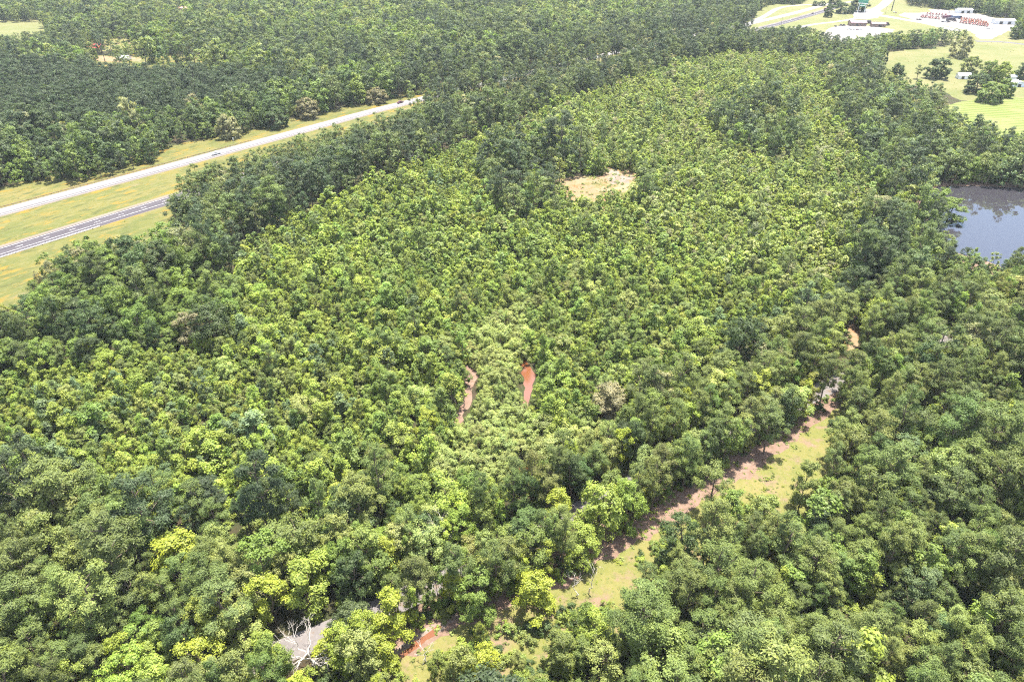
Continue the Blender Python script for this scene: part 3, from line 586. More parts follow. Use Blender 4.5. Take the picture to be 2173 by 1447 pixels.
# bushes under the near trees, weeds on the open ground
def add_low():
    global X, Y, KIND, S, W, ROT, TINT, FAM, HT, RD
    r = np.random.default_rng(21); new = []
    n = 9000; d = r.uniform(60, 330, n); x = r.uniform(-1, 1, n) * (.72 * (d * CT + CAM_H * ST) + 10)
    sz = r.uniform(.5, 1.35, n); ok = ~near_mask(x, d, road_line, 3.8)
    for p in ('pond', 'clay_clearing', 'highway_verge'): ok &= ~in_poly(x, d, sheet_pts(p))
    for fz, fx in ((.0, 0), (.5, -.8), (.5, .8), (1, 0)):
        u, v, _ = project(x + fx * 1.7 * sz, d, 2.6 * sz * fz)
        for nm in OPEN: ok &= ~in_poly(u, v, OPEN[nm])
    for xx, yy, ss in zip(x[ok], d[ok], sz[ok]): new.append((xx, yy, 'bush', ss, r.choice(['green', 'bright', 'dark', 'olive'])))
    def fill(sheet_name, n, lo, hi, fams, line=None):
        P = sheet_pts(sheet_name); x = r.uniform(P[:, 0].min(), P[:, 0].max(), n); y = r.uniform(P[:, 1].min(), P[:, 1].max(), n)
        ok = in_poly(x, y, P) & ~near_mask(x, y, road_line, 4.2) & ~near_mask(x, y, near_line[::4], 8.5) & ~near_mask(x, y, far_line[::4], 8.5) & (y > 60)
        dens = .5 + .5 * np.sin(x * .33 + 2 * np.sin(y * .21)) * np.cos(y * .41 + np.sin(x * .17)); ok &= r.random(n) < dens ** 1.5 + .08
        for xx, yy in zip(x[ok], y[ok]): new.append((xx, yy, 'weed', lo + (hi - lo) * r.random() ** 2.5, r.choice(fams)))
    fill('grass_strip', 9000, .10, .42, ['olive', 'bright', 'yellow', 'pale']); fill('clay_clearing', 1500, .15, .7, ['olive', 'green', 'pale'])
    fill('highway_verge', 26000, .10, .30, ['olive', 'yellow', 'pale', 'pale', 'tan']); fill('pasture', 1200, .15, .4, ['olive', 'pale'])
    q = new; t_ = np.array([np.array(T[a[4]]) * np.exp(r.normal(0, .15)) for a in q])
    X = np.r_[X, [a[0] for a in q]]; Y = np.r_[Y, [a[1] for a in q]]; KIND = np.r_[KIND, [a[2] for a in q]]; S = np.r_[S, [a[3] * (.8 if a[2] == 'bush' else .55) for a in q]]; W = np.r_[W, [a[3] for a in q]]
    ROT = np.r_[ROT, r.uniform(0, 6.28, len(q))]; TINT = np.r_[TINT, t_]; FAM = np.r_[FAM, [a[4] for a in q]]
    HT = np.array([BASE[k][0] for k in KIND]) * S; RD = np.array([BASE[k][1] for k in KIND]) * W
def near_mask(px_, py_, line, w):
    at = np.full(len(px_), 1e9)
    for a, b in zip(line[:-1], line[1:]):
        d = b - a; t = np.clip(((px_ - a[0]) * d[0] + (py_ - a[1]) * d[1]) / (d @ d), 0, 1)
        at = np.minimum(at, np.hypot(px_ - a[0] - t * d[0], py_ - a[1] - t * d[1]))
    return at < w
def sheet_pts(nm): return np.array([v.co[:2] for v in bpy.data.objects[nm].data.vertices])
FORMS['weed', 0], FORMS['weed', 1], BASE['weed'] = FORMS['bush', 0], FORMS['bush', 1], BASE['bush']
add_low()

# trees that stand out in the photograph: kind, foot (photo point on the ground), height, crown radius, tint, label
SINGLE = [
 ('broad', 2036, 123, 21, 10.5, 'tan', 'large tan oak standing in the pasture above the white shed'),
 ('broad', 1986, 167, 17, 10.0, 'dark', 'broad round dark green tree at the lower edge of the pasture'),
 ('broad', 2056, 156, 15, 8.0, 'olive', 'grey-green tree standing just behind the white shed'),
 ('broad', 2097, 168, 16, 7.0, 'green', 'mid green tree between the grey-green one and the yellowish one in the pasture'),
 ('broad', 2122, 172, 16, 7.0, 'bright', 'yellowish green tree beside the sheds in the pasture'),
 ('broad', 2170, 168, 14, 8.0, 'dark', 'dark tree at the right edge of the picture above the sheds'),
 ('broad', 2070, 198, 16, 10.0, 'dark', 'dark spreading tree in front of the white shed'),
 ('broad', 2096, 216, 15, 10.0, 'green', 'wide green tree casting shade on the mown lawn'),
 ('broad', 2126, 206, 14, 7.0, 'green', 'green tree at the right end of the grove over the mown lawn'),
 ('pine', 1945, 168, 12, 3.8, 'pine', 'small lone pine at the lower edge of the pasture'),
 ('broad', 1900, 170, 14, 6.5, 'dark', 'dark bushy tree at the left corner of the pasture'),
 ('broad', 1864, 142, 18, 6.0, 'pine_dark', 'tall dark tree marking the left end of the pasture'),
 ('broad', 1756, 37, 17, 6.0, 'dark', 'lone leaning tree on the grass beside the highway interchange'),
 ('broad', 1783, 29, 16, 10.0, 'dark', 'round dark tree next to the highway interchange'),
 ('broad', 1804, 30, 11, 5.0, 'dark', 'smaller dark tree to the right of the round one at the interchange'),
 ('broad', 1822, 25, 20, 12.0, 'pine_dark', 'big dark tree right behind the tall green sign'),
 ('broad', 1729, 13, 7, 5.0, 'dark', 'low round bush beyond the highway, left one of two'),
 ('broad', 1744, 13, 7, 5.5, 'dark', 'low round bush beyond the highway, right one of two'),
 ('broad', 1770, 10, 16, 9.0, 'dark', 'dark tree at the top edge beyond the interchange'),
 ('scrub', 402, 1232, 15, 6.0, 'yellow', 'bright yellow-green tree standing among the dark pines'),
 ('scrub', 585, 1320, 15, 4.6, 'yellow', 'slim yellow-green tree right of the dark pines above the road'),
 ('scrub', 440, 1440, 13, 4.2, 'yellow', 'yellow-green tree beside the dead white tree on the road'),
 ('scrub', 660, 1290, 15, 4.8, 'bright', 'bright green leafy tree above the grey road'),
 ('scrub', 842, 1352, 15, 4.4, 'yellow', 'yellowish tree standing over the small creek'),
 ('scrub', 905, 930, 11, 3.4, 'yellow', 'thin yellow tree with bare forked trunk beside the muddy creek'),
 ('scrub', 1182, 1130, 14, 4.0, 'yellow', 'rounded bright yellow-green tree above the dirt path'),
 ('scrub', 1140, 1300, 13, 4.4, 'yellow', 'bright yellow-green tree standing on the dirt path'),
 ('broad', 1290, 890, 13, 6.2, 'brown', 'brownish grey oak with a wide flat crown'),
 ('broad', 1270, 1140, 17, 6.0, 'bright', 'tall bright green tree at the edge of the dirt path'),
 ('broad', 415, 735, 14, 5.6, 'brown', 'half dead brown-crowned tree near the highway corner'),
 ('broad', 488, 293, 15, 7.5, 'tan', 'pale tan oak beside the road sign at the highway'),
 ('broad', 655, 251, 14, 8.0, 'brown', 'reddish tan oak at the edge of the highway wood'),
 ('broad', 588, 271, 13, 8.0, 'dark', 'dark round oak between the two tan ones at the highway'),
 ('broad', 800, 220, 12, 7.5, 'brown', 'brownish oak at the far end of the highway wood'),
 ('pine', 1620, 962, 17, 4.4, 'pine', 'lone pine with bare trunk standing in the grass strip'),
 ('pine', 1500, 1085, 17, 4.2, 'pine_warm', 'pine with a two-stemmed trunk beside the dirt path'),
 ('scrub', 1695, 1075, 16, 3.6, 'olive', 'thin open tree at the near end of the grass strip'),
 ('broad', 1010, 1310, 14, 4.5, 'green', 'vine-covered slender tree beside the small creek'),
 ('young', 875, 690, 13, 3.4, 'dark', 'pointed dark conifer-like tree in the young wood'),
 ('broad', 945, 760, 9, 3.4, 'pale', 'pale rounded tree at the head of the muddy creek'),
 ('broad', 1090, 440, 13, 6.6, 'dark', 'dark leafy tree at the lower left of the clay clearing'),
 ('broad', 1386, 436, 11, 4.4, 'dark', 'dark tree at the lower right corner of the clay clearing'),
 ('broad', 1860, 470, 14, 7.5, 'tan', 'pale tan oak at the corner of the pond'),
 ('broad', 2010, 470, 12, 7.0, 'green', 'broad green tree overhanging the pond'),
 ('broad', 2100, 700, 15, 7.5, 'olive', 'wide olive oak above the bend of the grey road'),
 ('young', 700, 1390, 9, 2.6, 'yellow', 'small yellowish sapling beside the grey road'),
]
sx = [G(s_[1], s_[2]) for s_ in SINGLE]
# trees of the wood make room for them
for p, s_ in zip(sx, SINGLE):
    k_ = np.hypot(X - p[0], Y - p[1]) > (s_[4] * .8 + RD * .45)
    X, Y, KIND, S, W, ROT, TINT, FAM, HT, RD = (a[k_] for a in (X, Y, KIND, S, W, ROT, TINT, FAM, HT, RD))

U, V, D = project(X, Y, HT * .7)
SIZE = FOC * (RD + .35 * HT) / D
INFRAME = (U > -15) & (U < 2188) & (V > -10) & (V < 1460)
TREE_NAME = {'oak': 'broadleaf_tree', 'pine': 'pine_tree', 'broad': 'broadleaf_tree', 'young': 'young_tree', 'willow': 'willow_tree', 'scrub': 'broadleaf_tree'}
CATEGORY = {'oak': 'tree', 'pine': 'pine tree', 'broad': 'tree', 'young': 'young tree', 'willow': 'willow', 'scrub': 'tree'}
single_mask = np.zeros(len(X), bool)
for fam_, lim in ((('pine',), 290), (('broad', 'scrub'), 255), (('young',), 290), (('willow',), 150)):
    idx = np.nonzero(np.isin(KIND, fam_) & INFRAME)[0]
    idx = idx[np.argsort(-SIZE[idx])][:lim]; single_mask[idx] = True

def place_tree(kind, x, y, h, rr, rot, tint, label, group, form=None, lod=0):
    forms = FORMS[kind, lod]; cm, tm = forms[(int(abs(x) * 7 + abs(y) * 13) if form is None else form) % len(forms)]
    bh, br = BASE[kind]
    e = empty(TREE_NAME[kind], (x, y, 0), rot, (rr / br, rr / br, h / bh)); tag(e, label, CATEGORY[kind], group)
    t_ = mesh_obj('trunk', tm, e); c_ = mesh_obj('crown', cm, e); c_['tint'] = [float(v_) for v_ in tint]
    return e
for p, s_ in zip(sx, SINGLE):
    place_tree('oak' if s_[0] == 'broad' and s_[4] >= 5 and p[1] > 420 else s_[0], p[0], p[1], s_[3], s_[4], random.uniform(0, 6.28), T[s_[5]], s_[6], 'trees that stand out from the wood', lod=0 if p[1] < 500 else 0)

# labels that tell each tree apart: its look, and its place next to something one can find
MARKS = [('the clay clearing', 1270, 390), ('the pond', 2090, 455), ('the muddy creek', 1118, 810), ('the pale willow thicket', 1060, 720), ('the lone pine in the grass strip', 1610, 930), ('the end of the grass strip', 1770, 870), ('the bend of the dirt path', 1420, 1060), ('the yellow-green tree on the dirt path', 1140, 1230), ('the dead white tree', 650, 1365), ('the bright yellow-green tree', 402, 1140), ('the small creek', 860, 1380), ('the brownish grey oak', 1290, 800), ('the half dead brown tree', 415, 620), ('the dark conifer-like tree', 875, 640), ('the thin yellow tree', 905, 850), ('the grey road bend', 2010, 714), ('the orange dirt track', 1806, 706), ('the highway corner', 60, 590), ('the highway bend', 350, 440), ('the bottom right corner', 2173, 1447), ('the bottom left corner', 0, 1447), ('the right edge', 2173, 1050), ('the left edge', 0, 950), ('the middle of the bottom edge', 1300, 1447), ('the pines at the right', 1750, 1280), ('the bleached twiggy tree', 165, 1400), ('the bare snags', 1240, 1180), ('the tan oak by the pond', 1860, 430), ('the middle of the young wood', 500, 850), ('the upper young wood', 760, 520), ('the right young wood', 1600, 500), ('the tan highway oaks', 560, 260), ('the round dark tree', 1090, 400), ('the tall bright green tree', 1270, 1050)]
ORD = 'nearest|second nearest|third nearest|fourth nearest|fifth nearest|sixth nearest|seventh nearest|eighth nearest|ninth nearest|tenth nearest|eleventh nearest|twelfth nearest|thirteenth nearest|fourteenth nearest|fifteenth nearest|sixteenth nearest|seventeenth nearest|eighteenth nearest|nineteenth nearest|twentieth nearest'.split('|')
ORD += ['twenty-' + w_ for w_ in 'first second third fourth fifth sixth seventh eighth ninth'.split()] + ['thirtieth'] + ['thirty-' + w_ for w_ in 'first second third fourth fifth sixth seventh eighth ninth'.split()] + ['fortieth'] + ['forty-' + w_ for w_ in 'first second third fourth fifth sixth seventh eighth ninth'.split()]
ORD = [o_ if 'nearest' in o_ else o_ + ' nearest' for o_ in ORD]
DIRS = ['right of', 'right above', 'above', 'left above', 'left of', 'left below', 'below', 'right below']
TONE = {'pine': 'green', 'pine_warm': 'olive green', 'pine_dark': 'dark green', 'green': 'green', 'bright': 'bright green', 'yellow': 'yellow-green', 'dark': 'dark green', 'pale': 'pale green', 'tan': 'tan-green', 'blue': 'blue-green', 'olive': 'olive', 'brown': 'brownish'}
buckets = {}
for i in np.nonzero(single_mask)[0]:
    dd = [math.hypot(U[i] - mx_, V[i] - my_) for _, mx_, my_ in MARKS]; j = int(np.argmin(dd))
    a = math.atan2(-(V[i] - MARKS[j][2]), U[i] - MARKS[j][1]); o = int(round(a / (math.pi / 4))) % 8
    buckets.setdefault((CATEGORY[KIND[i]], TONE[FAM[i]], j, o), []).append((dd[j], i))
GROUPS = {'pine': 'pines of the near wood', 'broad': 'broadleaf trees of the near wood', 'scrub': 'broadleaf trees of the near wood', 'young': 'young trees of the middle wood', 'willow': 'willows of the creek thicket'}
for (cat, tone, j, o), lst in buckets.items():
    for k_, (_, i) in enumerate(sorted(lst)):
        nm = {'pine tree': 'pine', 'tree': 'leafy tree', 'young tree': 'young tree', 'willow': 'bushy willow'}[cat]
        lab = f'{tone} {nm}, {ORD[min(k_, len(ORD) - 1)]} such {DIRS[o]} {MARKS[j][0]}' if len(lst) > 1 else f'{tone} {nm}, the only such {DIRS[o]} {MARKS[j][0]}'
        place_tree(KIND[i], X[i], Y[i], HT[i], RD[i], ROT[i], TINT[i], lab, GROUPS[KIND[i]])

# the rest of the wood: masses that nobody could count
def scatter_group():
    ng = bpy.data.node_groups.new('wood scatter', 'GeometryNodeTree')
    ng.interface.new_socket('Geometry', in_out='INPUT', socket_type='NodeSocketGeometry'); ng.interface.new_socket('Forms', in_out='INPUT', socket_type='NodeSocketCollection')
    ng.interface.new_socket('Geometry', in_out='OUTPUT', socket_type='NodeSocketGeometry')
    N, L = ng.nodes, ng.links
    gi, go = N.new('NodeGroupInput'), N.new('NodeGroupOutput'); ci = N.new('GeometryNodeCollectionInfo'); ci.inputs['Separate Children'].default_value = True; ci.inputs['Reset Children'].default_value = True
    ip = N.new('GeometryNodeInstanceOnPoints'); ip.inputs['Pick Instance'].default_value = True
    def attr(nm, ty):
        a = N.new('GeometryNodeInputNamedAttribute'); a.data_type = ty; a.inputs['Name'].default_value = nm; return a.outputs['Attribute']
    er = N.new('FunctionNodeEulerToRotation')
    L.new(gi.outputs['Forms'], ci.inputs['Collection']); L.new(gi.outputs['Geometry'], ip.inputs['Points']); L.new(ci.outputs['Instances'], ip.inputs['Instance'])
    L.new(attr('form', 'INT'), ip.inputs['Instance Index']); L.new(attr('turn', 'FLOAT_VECTOR'), er.inputs['Euler']); L.new(er.outputs['Rotation'], ip.inputs['Rotation'])
    L.new(attr('size', 'FLOAT_VECTOR'), ip.inputs['Scale']); L.new(ip.outputs['Instances'], go.inputs['Geometry'])
    return ng
NG = scatter_group()
def mass(name, sel_kinds, label, sel=None):
    coll = bpy.data.collections.new(name + '_forms'); index = {}
    for kd in sel_kinds:
        for lod in (0, 1):
            for i, (cm, tm) in enumerate(FORMS[kd, lod]):
                bm = bmesh.new(); bm.from_mesh(cm); nf = len(bm.faces); bm.from_mesh(tm); bm.faces.ensure_lookup_table()
                for f in bm.faces[nf:]: f.material_index = 1
                me = bpy.data.meshes.new(f'{kd}_form'); bm.to_mesh(me); bm.free(); me.materials.append(cm.materials[0]); me.materials.append(M['bark'])
                o = bpy.data.objects.new(f'form_{len(index):03d}', me); coll.objects.link(o); index.setdefault((kd, lod), []).append(len([0 for v in index.values() for _ in v])); index[kd, lod][-1] = len(coll.objects) - 1
                o.name = f'{name}_form_{len(coll.objects) - 1:03d}'
    n = len(sel); me = bpy.data.meshes.new(name)
    co = np.stack([X[sel], Y[sel], np.zeros(n)], 1); me.vertices.add(n); me.vertices.foreach_set('co', co.ravel())
    r = np.random.default_rng(3); form = np.array([r.choice(index[KIND[i], int(D[i] > 280)]) for i in sel], np.int32)
    me.attributes.new('form', 'INT', 'POINT').data.foreach_set('value', form)
    me.attributes.new('turn', 'FLOAT_VECTOR', 'POINT').data.foreach_set('vector', np.stack([np.zeros(n), np.zeros(n), ROT[sel]], 1).astype(np.float32).ravel())
    sz = np.array([(RD[i] / BASE[KIND[i]][1], RD[i] / BASE[KIND[i]][1], HT[i] / BASE[KIND[i]][0]) for i in sel], np.float32)
    me.attributes.new('size', 'FLOAT_VECTOR', 'POINT').data.foreach_set('vector', sz.ravel())
    me.attributes.new('tint', 'FLOAT_COLOR', 'POINT').data.foreach_set('color', np.c_[TINT[sel], np.ones(n)].astype(np.float32).ravel())
    o = mesh_obj(name, me); tag(o, label, None, None, 'stuff')
    md = o.modifiers.new('wood', 'NODES'); md.node_group = NG
    md[[s_.identifier for s_ in NG.interface.items_tree if s_.name == 'Forms'][0]] = coll
    return o
rest = ~single_mask
mass('pine_woods', ('pine',), 'dark pine wood reaching to the far distance', np.nonzero(rest & (KIND == 'pine'))[0])
mass('broadleaf_woods', ('broad', 'scrub', 'willow', 'young'), 'mixed leafy wood of many crowns reaching to the distance', np.nonzero(rest & np.isin(KIND, ('broad', 'scrub', 'willow', 'young')))[0])
mass('undergrowth', ('bush',), 'low leafy undergrowth between the trees', np.nonzero(rest & (KIND == 'bush'))[0])
mass('weeds', ('weed',), 'low weeds and tufts scattered over the open grass', np.nonzero(rest & (KIND == 'weed'))[0])
print('TREES', len(X), 'single', single_mask.sum(), {k: int((KIND == k).sum()) for k in BASE})
# ------------------------------------------------------------------ dead trees and snags
def dead_tree(foot, h, spread, seed, mat, label, depth=3, lean=(0, 0), thick=None, low=False):
    r = np.random.default_rng(seed); p = G(*foot); e = empty('dead_tree', (p[0], p[1], 0)); tag(e, label, 'dead tree', 'dead trees and bare snags')
    t0 = thick or .035 * h; top = np.array([lean[0], lean[1], h * (.35 if low else .62)])
    trunk = [branch(np.array([0, 0, -.2]), top, t0, r, n=6)]; limbs = []
    def grow(a, d, L, rad, lev):
        b = a + d * L; limbs.append(branch(a, b, rad, r, n=4))
        if lev == 0: return
        for _ in range(r.integers(2, 4)):
            nd = unit(d + r.normal(0, .55, 3) + np.array([0, 0, .12])); grow(a + (b - a) * r.uniform(.5, 1.0), nd, L * r.uniform(.5, .8), rad * .55, lev - 1)
    for k in range(5 if not low else 8):
        t_ = r.uniform(.35, 1.0); a = top * t_; an = k * 2.4 + r.normal(0, .3)
        grow(a, unit(np.array([math.cos(an) * spread, math.sin(an) * spread, r.uniform(.25, 1.1)])), h * r.uniform(.2, .34), t0 * .45, depth)
    mesh_obj('trunk', tubes_mesh('trunk', trunk, mat, 7), e); mesh_obj('branches', tubes_mesh('branches', limbs, mat, 4), e)
dead_tree((672, 1416), 13, 1.6, 1, M['dead_wood'], 'bleached white dead tree with spreading bare limbs over the grey road', 4, (-1.5, .5), .36, True)
dead_tree((175, 1452), 8, 1.4, 2, M['dead_brown'], 'brown twiggy dead tree in the bottom left corner', 3, (.5, 0), .2, True)
dead_tree((1222, 1262), 9, .35, 3, M['dead_wood'], 'slim bare snag on the grass strip, left one of two', 1, (-.6, 0), .12)
dead_tree((1250, 1258), 10, .35, 4, M['dead_wood'], 'slim bare snag on the grass strip, right one of two', 1, (.9, .4), .12)
dead_tree((905, 1402), 6.5, 1.0, 5, M['dead_wood'], 'crooked white dead sapling beside the small creek', 2, (-.4, 0), .14)
dead_tree((572, 925), 9, .8, 6, M['dead_wood'], 'small grey bare tree in the middle of the young wood', 3, (0, 0), .09)
dead_tree((40, 1150), 19, .5, 7, M['dead_wood'], 'bare pale snag near the left edge, leftmost of three', 1, (1.2, 0), .12)
dead_tree((75, 1130), 19, .4, 8, M['dead_wood'], 'bare pale snag near the left edge, middle one of three', 1, (.4, 0), .12)
dead_tree((108, 1122), 19, .5, 9, M['dead_wood'], 'bare pale snag near the left edge, rightmost of three', 1, (2.0, 0), .12)
dead_tree((975, 868), 9, .25, 10, M['dead_brown'], 'leaning dark broken trunk beside the muddy creek', 0, (-2.6, 0), .18)
dead_tree((985, 862), 6, .2, 11, M['dead_brown'], 'short upright broken stump beside the leaning trunk', 0, (.1, 0), .2)
dead_tree((1990, 560), 13, .5, 12, M['dead_wood'], 'leaning bare tree near the bank of the pond', 2, (2.2, 0), .14)
dead_tree((882, 365), 14, .7, 13, M['dead_wood'], 'grey bare tree behind the young wood', 3, (0, 0), .12)
dead_tree((820, 1450), 3.2, 1.4, 14, M['dead_wood'], 'pale bare bush at the bottom edge by the creek', 3, (0, 0), .08, True)
dead_tree((958, 1180), 13, .6, 15, M['dead_wood'], 'tall half bare grey tree among the leafy ones above the road', 3, (-.6, 0), .15)
dead_tree((1822, 300), 12, .5, 16, M['dead_wood'], 'grey dead tree in the wood left of the mown lawn', 3, (.6, 0), .12)
dead_tree((1380, 505), 12, .7, 17, M['dead_wood'], 'small pinkish grey dead tree below the clay clearing', 3, (0, 0), .11)

# ------------------------------------------------------------------ along the highway
def guard_rail(line, off, s0, s1, rail_mat, label, step=4.0):
    at, tot = along_line(line); n = int((s1 - s0) / step); pts = []
    for i in range(n + 1):
        p, q = at(s0 + i * step), at(s0 + i * step + .5); d = (q - p) / np.linalg.norm(q - p); pts.append((p + np.array([-d[1], d[0]]) * off, math.atan2(d[1], d[0])))
    e = empty('guard_rail', (*pts[0][0], 0)); tag(e, label, 'guard rail', 'guard rails along the highway'); o = pts[0][0]
    pm = MB().box(-.09, .09, -.10, .10, -.2, .78).mesh('post', M['post_wood'])
    for p, a in pts:
        q = mesh_obj('post', pm, e); q.location = (p[0] - o[0], p[1] - o[1], 0); q.rotation_euler = (0, 0, a)
    V, F = [], []
    prof = [(0.0, .42), (.07, .48), (.02, .57), (.07, .66), (0.0, .72), (-.03, .72), (-.03, .42)]
    for p, a in pts:
        nx, ny = math.sin(a), -math.cos(a)
        for u, z in prof: V.append((p[0] - o[0] + nx * (u + .13), p[1] - o[1] + ny * (u + .13), z))
    k = len(prof)
    for i in range(len(pts) - 1):
        for j in range(k): F.append((i*k + j, i*k + (j+1) % k, (i+1)*k + (j+1) % k, (i+1)*k + j))
    me = bpy.data.meshes.new('rail'); me.from_pydata(V, [], F); me.materials.append(rail_mat); mesh_obj('rail', me, e)
guard_rail(far_line, 7.7, 190, 395, M['rusty_rail'], 'long brown guard rail along the far side of the highway', 3.8)
guard_rail(near_line, -7.5, 150, 262, M['galv'], 'pale steel guard rail along the near side of the highway', 3.8)

def wheels(e, xs, half, r, w=.24):
    me = MB().tube((0, -w/2, 0), (0, w/2, 0), r, n=14).mesh('wheel', M['rubber'])
    hm = MB().tube((0, -w/2 - .015, 0), (0, w/2 + .015, 0), r * .55, n=10).mesh('rim', M['galv'])
    for x in xs:
        for sd in (-1, 1):
            q = mesh_obj('wheel', me, e); q.location = (x, sd * half, r); mesh_obj('rim', hm, q)
def vehicle(kind, pos, heading, paint, label, name, cat, group=None):
    e = empty(name, (*pos, .10), heading); tag(e, label, cat, group)
    if kind == 'pickup':
        MB().prism([(-2.9, .45), (2.75, .45), (2.9, .6), (2.88, .98), (2.6, 1.08), (1.35, 1.16), (-.95, 1.16), (-.95, 1.12), (-2.9, 1.12)], -.97, .97).build('body', M[paint], e)
        MB().prism([(1.3, 1.16), (.62, 1.84), (-.85, 1.86), (-.98, 1.16)], -.86, .86).build('cab', M[paint], e)
        MB().prism([(1.32, 1.2), (.68, 1.78), (.6, 1.78), (1.2, 1.2)], -.78, .78).build('windscreen', M['glass'], e)
        MB().prism([(.95, 1.22), (.5, 1.74), (-.75, 1.76), (-.85, 1.22)], -.875, .875).build('side_window', M['glass'], e)
        MB().box(-2.78, -1.08, -.8, .8, 1.121, 1.126).build('cargo_bed', M['dark_steel'], e)
        wheels(e, (-1.85, 1.85), .86, .40)
    elif kind == 'car':
        MB().prism([(-2.3, .35), (2.25, .35), (2.35, .6), (2.2, .8), (1.2, .92), (-1.6, .95), (-2.3, .9)], -.9, .9).build('body', M[paint], e)
        MB().prism([(1.15, .92), (.4, 1.42), (-.9, 1.45), (-1.75, .95)], -.78, .78).build('cabin', M['glass'], e)
        MB().prism([(.42, 1.425), (.3, 1.47), (-.85, 1.49), (-.95, 1.455)], -.76, .76).build('roof', M[paint], e)
        wheels(e, (-1.4, 1.4), .8, .33)
    elif kind == 'semi':
        MB().box(-9.5, 3.6, -1.28, 1.28, 1.15, 4.0, .06).build('trailer', M[paint], e)
        MB().prism([(4.2, .8), (8.2, .8), (8.3, 1.2), (8.2, 2.0), (6.6, 2.2), (6.2, 3.3), (5.6, 3.9), (4.2, 3.95)], -1.2, 1.2).build('cab', M['car_dark'], e)
        MB().prism([(6.62, 2.25), (6.25, 3.2), (6.15, 3.2), (6.5, 2.25)], -1.05, 1.05).build('windscreen', M['glass'], e)
        MB().box(-9.4, 7.6, -.5, .5, .8, 1.1).build('chassis', M['dark_steel'], e)
        wheels(e, (-8.6, -7.3, 3.6, 4.9, 7.4), 1.05, .5, .4)
    elif kind == 'tractor':
        MB().prism([(.1, .8), (1.9, .8), (2.0, 1.0), (1.95, 1.55), (.1, 1.7)], -.36, .36).build('hood', M[paint], e)
        MB().prism([(-1.3, .9), (.1, .9), (0.0, 2.3), (-1.15, 2.3)], -.62, .62).build('cab', M['glass'], e)
        MB().box(-1.4, .15, -.75, .75, 2.31, 2.46, .03).build('roof', M[paint], e)
        for sd in (-1, 1): MB().prism([(-1.6, 1.3), (-1.2, 1.65), (-.5, 1.65), (-.1, 1.3)], sd * .95 - .25, sd * .95 + .25).build('fender', M[paint], e)
        wheels(e, (-.85,), .92, .8, .42); wheels(e, (1.45,), .75, .5, .3)
    return e
def lane_pos(line, off, s):
    at, _ = along_line(line); p, q = at(s), at(s + 1); d = (q - p) / np.linalg.norm(q - p)
    return p + np.array([-d[1], d[0]]) * off, math.atan2(d[1], d[0])
def nearest_s(line, pt):
    at, tot = along_line(line); ss = np.linspace(0, tot - 2, 3000); P = np.array([at(s_) for s_ in ss]); return ss[np.argmin(((P - pt) ** 2).sum(1))]
p, a = lane_pos(far_line, -.4, nearest_s(far_line, G(457, 328))); vehicle('pickup', p, a + math.pi, 'car_white', 'white pickup truck driving on the pale far carriageway', 'pickup_truck', 'pickup truck')
p, a = lane_pos(far_line, 3.2, nearest_s(far_line, G(846, 219))); vehicle('pickup', p, a + math.pi, 'car_maroon', 'dark maroon pickup truck where the highway meets the pines', 'pickup_truck', 'pickup truck')
p, a = lane_pos(near_line, 1.8, nearest_s(near_line, G(1715, 29))); vehicle('car', p, a, 'car_dark', 'dark car on the highway near the interchange', 'car', 'car')
p, a = lane_pos(near_line, -1.8, nearest_s(near_line, G(1742, 22))); vehicle('semi', p, a, 'car_maroon', 'dark semi truck on the highway beside the lone leaning tree', 'semi_truck', 'truck')

p = G(496, 303); e = empty('road_sign', (*p, 0), math.atan2(HD[1], HD[0])); tag(e, 'small white road sign on a post behind the guard rail', 'road sign')
MB().tube((0, 0, -.3), (0, 0, 3.0), .06).build('post', M['galv'], e); MB().box(.06, .10, -.6, .6, 1.9, 3.3).build('panel', M['sign_white'], e)

# ------------------------------------------------------------------ interchange: sign, poles, buildings, yard
p = G(1824, 38); e = empty('tall_sign', (*p, 0), math.radians(-28)); tag(e, 'tall green and white roadside sign on two white posts', 'sign')
for x in (-4.2, 4.2): MB().tube((x, 0, -.5), (x, 0, 20.5), .35, n=10).build('post', M['sign_white'], e)
pn = MB().box(-6.2, 6.2, -.5, .5, 18.6, 22.0, .05).build('panel', M['sign_green'], e)
MB().box(-6.25, 6.25, -.56, .56, 17.6, 18.5, .03).build('trim', M['sign_white'], pn)
pn2 = MB().box(-3.6, 3.6, -.4, .4, 14.0, 16.6, .05).build('panel', M['sign_green'], e)
MB().box(-3.0, 3.0, -.44, .44, 14.8, 15.6).build('trim', M['sign_white'], pn2)
def pole(foot, h, r, mat, label, name='utility_pole', arm=0.0):
    p = G(*foot); e = empty(name, (*p, 0), random.uniform(-.4, .4)); tag(e, label, name.replace('_', ' '), 'poles at the interchange')
    MB().tube((0, 0, -.5), (0, 0, h), r, r * .7).build('shaft', M[mat], e)
    if arm: MB().box(-arm, arm, -.07, .07, h - .9, h - .7).build('crossarm', M[mat], e)
    else: MB().tube((0, 0, h + .01), (0, 0, h + .4), r * 1.3, r * 1.1).build('cap', M[mat], e)
pole((1892, 23), 27, .75, 'dark_steel', 'thick dark steel pole standing on the grass beside the cross road', 'sign_pole')
pole((1658, 52), 11, .16, 'post_wood', 'wooden utility pole beside the near carriageway at the interchange', arm=1.2)
pole((1785, 47), 12, .14, 'galv', 'slim grey light pole in the truck lot, left one of two', 'light_pole')
pole((1793, 45), 13, .14, 'galv', 'slim grey light pole in the truck lot, right one of two', 'light_pole')
pole((1878, 32), 12, .15, 'post_wood', 'wooden utility pole between the cross road and the dark steel pole', arm=1.2)

